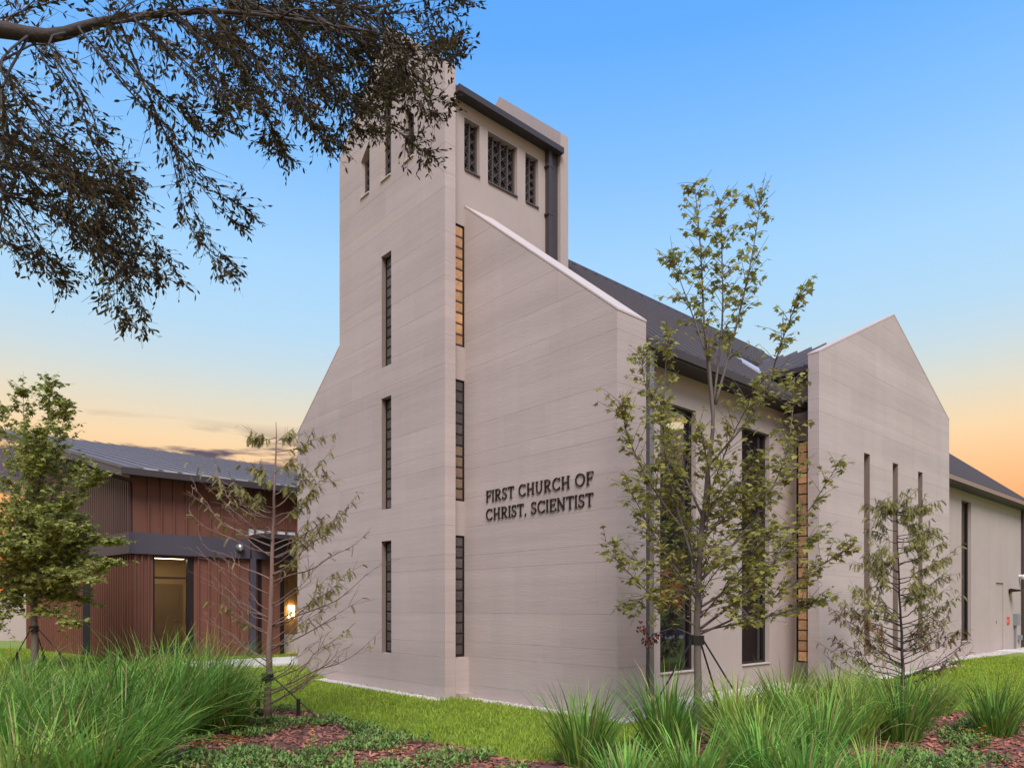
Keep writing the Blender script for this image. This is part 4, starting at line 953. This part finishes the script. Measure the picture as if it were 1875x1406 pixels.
bl = [(.97, 470, 800, .1, .9, A_), (.96, 525, 795, -.1, .9, A_), (.93, 460, 850, .2, .9, A_), (.92, 530, 845, -.2, .9, A_), (.90, 470, 870, -.4, .9, A_), (.89, 545, 870, .3, .9, A_), (.86, 570, 805, .2, .8, A_), (.84, 385, 865, .1, .5, A_), (.82, 430, 890, -.4, .9, A_), (.80, 590, 845, .4, .7, A_), (.78, 350, 890, -.2, .12, A_), (.75, 600, 860, -.3, .7, A_), (.73, 660, 900, .3, .35, A_), (.70, 345, 935, .3, .12, A_), (.68, 620, 935, .5, .9, A_), (.65, 680, 965, -.2, .15, A_), (.63, 360, 1000, -.5, .02, A_), (.60, 640, 1040, .3, .75, A_), (.57, 390, 1055, .3, .03, A_), (.55, 610, 1050, -.5, .5, A_), (.53, 700, 1030, .1, .05, A_), (.50, 400, 1070, -.3, .02, A_), (.48, 420, 1110, .5, .5, A_),
      (.46, 665, 1095, .4, .12, A_), (.44, 372, 1120, .1, .01, A_), (.42, 640, 1150, -.2, .35, A_), (.40, 400, 1145, -.4, .02, A_), (.38, 700, 1150, .3, .03, A_), (.36, 430, 1160, .3, .1, A_), (.34, 600, 1180, -.4, .12, A_), (.32, 410, 1180, .2, .02, A_), (.30, 620, 1190, .4, .02, A_), (.27, 380, 1185, -.2, .01, A_), (.25, 590, 1210, .2, .03, A_), (.23, 420, 1215, .3, .02, A_), (.20, 600, 1215, -.3, .02, A_), (.17, 430, 1240, -.1, .02, A_), (.15, 580, 1235, .2, .02, A_), (.61, 600, 960, -.6, .8, A_), (.72, 575, 900, .6, .9, A_)]
for i in range(26): bl.append((.5, 490 + random.choice((-1, 1)) * U(50, 150), U(880, 1200), U(-.8, .8), random.choice((.02, .05, .3)), A_))
croot, cbase = cypress('half-bare young bald cypress with feathery drooping foliage near the tower corner', 490, 772, 11.05, .062, 16, bl, 'bark_pale', [A_])
stakes('tree_strap', Vector((cbase.x, cbase.y, 0)), .085, 'black straps and stakes at the foot of the half-bare cypress', [(WR_ - .15, .85), (WR_ + 2.8, .25)], .62)
rb = []
for i in range(84):
    t = .12 + .86 * random.random(); span = (1 - t) ** .6 * 135 + 14; sg = random.choice((-1, 1)); vt = 1264 - t * (1264 - 935)
    rb.append((t, 1648 + sg * span * U(.25, 1.1), vt - U(0, 60) * (.3 + t), U(-1.0, 1.0), U(.5, 1.0) if t > .35 else U(.05, .6), R_ if t < .45 and random.random() < .7 else A_))
rroot, rbase = cypress('small feathery bald cypress with browning lower twigs before the transept slits', 1655, 930, 13.6, .036, -14, rb, 'bark_dark', [A_, R_], .5, 24)

# the big oak at the left edge: trunk outside the view, limb and hanging sprays inside
oakb = at(-1050, 4.6); oakb.z = 0
oak = empty('oak_tree', tuple(oakb), 'spreading oak whose dark leafy branches hang across the sky above the tower', 'tree')
k = MB(); fork = at(-760, 4.8, 5.2)
k.tube(smooth_path([oakb, oakb + Vector((.1, .05, 1.6)), oakb.lerp(fork, .5) + Vector((0, 0, .9)), fork], 14), [.34 - .012 * i for i in range(15)], 10); k.build('trunk', 'bark_dark', oak, True)
br = MB(); leaves = []
limb = smooth_path([fork, atv(-300, 20, 5.0), atv(-40, 48, 5.1), atv(90, 66, 5.2), atv(180, 42, 5.25), atv(300, 26, 5.3), atv(420, 22, 5.5), atv(560, 40, 5.8), atv(690, 60, 6.2)], 24)
br.tube(limb, [.10 * (1 - i / 26) ** 2.4 + .010 for i in range(25)], 8)
limb2 = smooth_path([atv(-40, 48, 5.1), atv(-10, 130, 5.3), atv(10, 220, 5.5), atv(30, 330, 5.7)], 10); br.tube(limb2, [.035 - .003 * i for i in range(11)], 6)
sprays = [[(430, 20), (520, 90), (640, 170), (720, 235), (785, 285)], [(430, 20), (560, 40), (700, 90), (790, 112), (840, 98)], [(520, 0), (650, 25), (780, 20), (862, 0)], [(600, 40), (700, 130), (770, 190), (800, 210)], [(430, 60), (500, 150), (570, 225), (612, 280)], [(400, 60), (450, 140), (490, 220), (525, 285)],
          [(330, 30), (390, 110), (415, 180), (425, 225)], [(250, 40), (330, 110), (400, 170), (440, 190)], [(150, 60), (230, 160), (300, 240), (325, 330), (355, 430), (415, 498)], [(300, 240), (345, 310), (395, 375), (438, 412)], [(90, 80), (160, 190), (190, 270), (240, 340), (275, 430), (335, 520)], [(0, 190), (90, 280), (165, 370), (195, 470), (240, 590)],
          [(0, 260), (60, 340), (130, 420), (190, 470), (265, 500)], [(0, 330), (50, 420), (85, 490), (115, 518)], [(0, 120), (60, 190), (120, 260), (200, 310), (240, 340)], [(0, 380), (40, 440), (60, 495)], [(500, 20), (560, 110), (600, 180), (680, 200)], [(640, 10), (700, 60), (740, 130), (755, 195)], [(20, 30), (110, 0), (200, -20)], [(200, 40), (260, 5), (330, -20)],
          [(200, 60), (260, 150), (310, 190), (370, 235)], [(60, 80), (100, 140), (150, 220), (180, 250)], [(0, 300), (100, 330), (180, 350), (240, 395)], [(560, 20), (630, 100), (660, 150), (690, 170)], [(420, 0), (480, 60), (540, 100), (600, 120)], [(700, 20), (740, 60), (790, 80), (810, 60)], [(300, 20), (360, 60), (420, 90), (480, 180)], [(0, 350), (60, 370), (130, 390), (170, 440)], [(-20, 240), (30, 260), (90, 300), (130, 330)], [(600, 0), (680, 40), (720, 100), (700, 150)], [(450, 0), (520, 40), (600, 60), (660, 110)], [(540, 60), (590, 130), (640, 210), (660, 240)], [(380, 20), (440, 90), (520, 150), (560, 200)], [(0, 420), (30, 460), (70, 480), (110, 500)], [(100, 300), (160, 340), (210, 400), (230, 440)]]
dens_extra = {1, 4, 5, 7, 11, 12, 14, 16, 17, 22, 23, 24, 26, 27, 28, 29, 30, 31, 32}
for si, sp in enumerate(sprays):
    for rep in range(4 if si in dens_extra else 2):
        dep = 5.1 + U(-.4, .9) + (.7 if sp[0][0] > 380 else 0); ox, oy = (0, 0) if rep == 0 else (U(-40, 30), U(-34, 14))
        pts = [atv(u + ox * (i / (len(sp) - 1)) ** .7, v + oy * (i / (len(sp) - 1)) ** .7, dep + .12 * i) for i, (u, v) in enumerate(sp)]
        near = min((limb + limb2), key=lambda q: (q - pts[0]).length); pts = [near] + pts
        P = smooth_path(pts, 18); tot = sum((P[i + 1] - P[i]).length for i in range(18)); br.tube(P, [max(.0022, .009 * (1 - i / 19)) for i in range(19)], 5, False)
        for t_ in range(int(tot * 34)):
            t = U(.12, 1.0) if random.random() < .8 else U(.8, 1); p = lerp_path(P, t); dr_ = (lerp_path(P, min(1, t + .06)) - lerp_path(P, t - .06)).normalized(); a = U(0, 6.3)
            d2 = (dr_ * .9 + Vector((math.cos(a), math.sin(a), math.sin(a * 3) * .7)) * .85).normalized(); ln = U(.08, .38) * (1.15 - .55 * t); q = p + d2 * ln
            br.tube([p, q], [.0022, .0012], 3, False)
            for j in range(random.randint(3, 6)):
                s_ = U(.1, 1.05); c = p.lerp(q, s_); a = U(0, 6.3); d3 = (d2 * .8 + Vector((math.cos(a), math.sin(a), U(-.8, .5))) * .75); leaves.append((leaf_matrix(c, d3), U(.032, .066)))
br.build('branches', 'bark_dark', oak, True)
finish_leaves(oak, leaves, oval_leaf, 'oak_leaf', 300, 0, 0)
print('leaves', len(leaves), 'objects', len(S.objects))

# street trees across the lawn on the open side, mirrored in the nave windows
def street_tree_mesh():
    b = MB(); rr = random.Random(3)
    for i in range(26):
        c = Vector((rr.gauss(0, 1.5), rr.gauss(0, 1.5), 5.2 + rr.gauss(0, 1.3)))
        for j in range(70):
            p = c + Vector((rr.gauss(0, .55), rr.gauss(0, .55), rr.gauss(0, .45))); a = rr.uniform(0, 6.3)
            b.poly([leaf_matrix(p, Vector((math.cos(a), math.sin(a), rr.uniform(-.8, .6)))) @ Vector(q) for q in oval_leaf(rr.uniform(.22, .36), .45)])
    me = bpy.data.meshes.new('crown'); me.from_pydata(b.v, [], b.f); me.materials.append(MAT['cover_leaf'])
    k = MB(); k.tube([(0, 0, 0), (.05, 0, 1.5), (-.05, .05, 3), (0, 0, 5)], [.22, .17, .14, .05], 8)
    for i in range(7): a = i * .9; k.tube([(0, 0, 2.4 + i * .3), (math.cos(a) * .8, math.sin(a) * .8, 3.8 + i * .3), (math.cos(a) * 1.7, math.sin(a) * 1.7, 4.6 + i * .3)], [.08, .05, .02], 5)
    mt = bpy.data.meshes.new('trunk'); mt.from_pydata(k.v, [], k.f); mt.materials.append(MAT['bark_grey'])
    return me, mt
cme, tme = street_tree_mesh()
for i, (x, y, s_) in enumerate([(20, 30, 1.6), (21, 38, 1.8), (20, 47, 1.6), (22, 56, 1.9), (20, 65, 1.7), (21, 74, 1.7)]):
    t = empty('street_tree', (x, y, 0), 'round-crowned street tree across the street from the nave windows', 'tree', 'street trees across the street')
    for nm, me in (('trunk', tme), ('crown', cme)):
        o = inst(nm, me, (x, y, 0), t, (0, 0, i * 1.3)); o.scale = (s_, s_, s_)
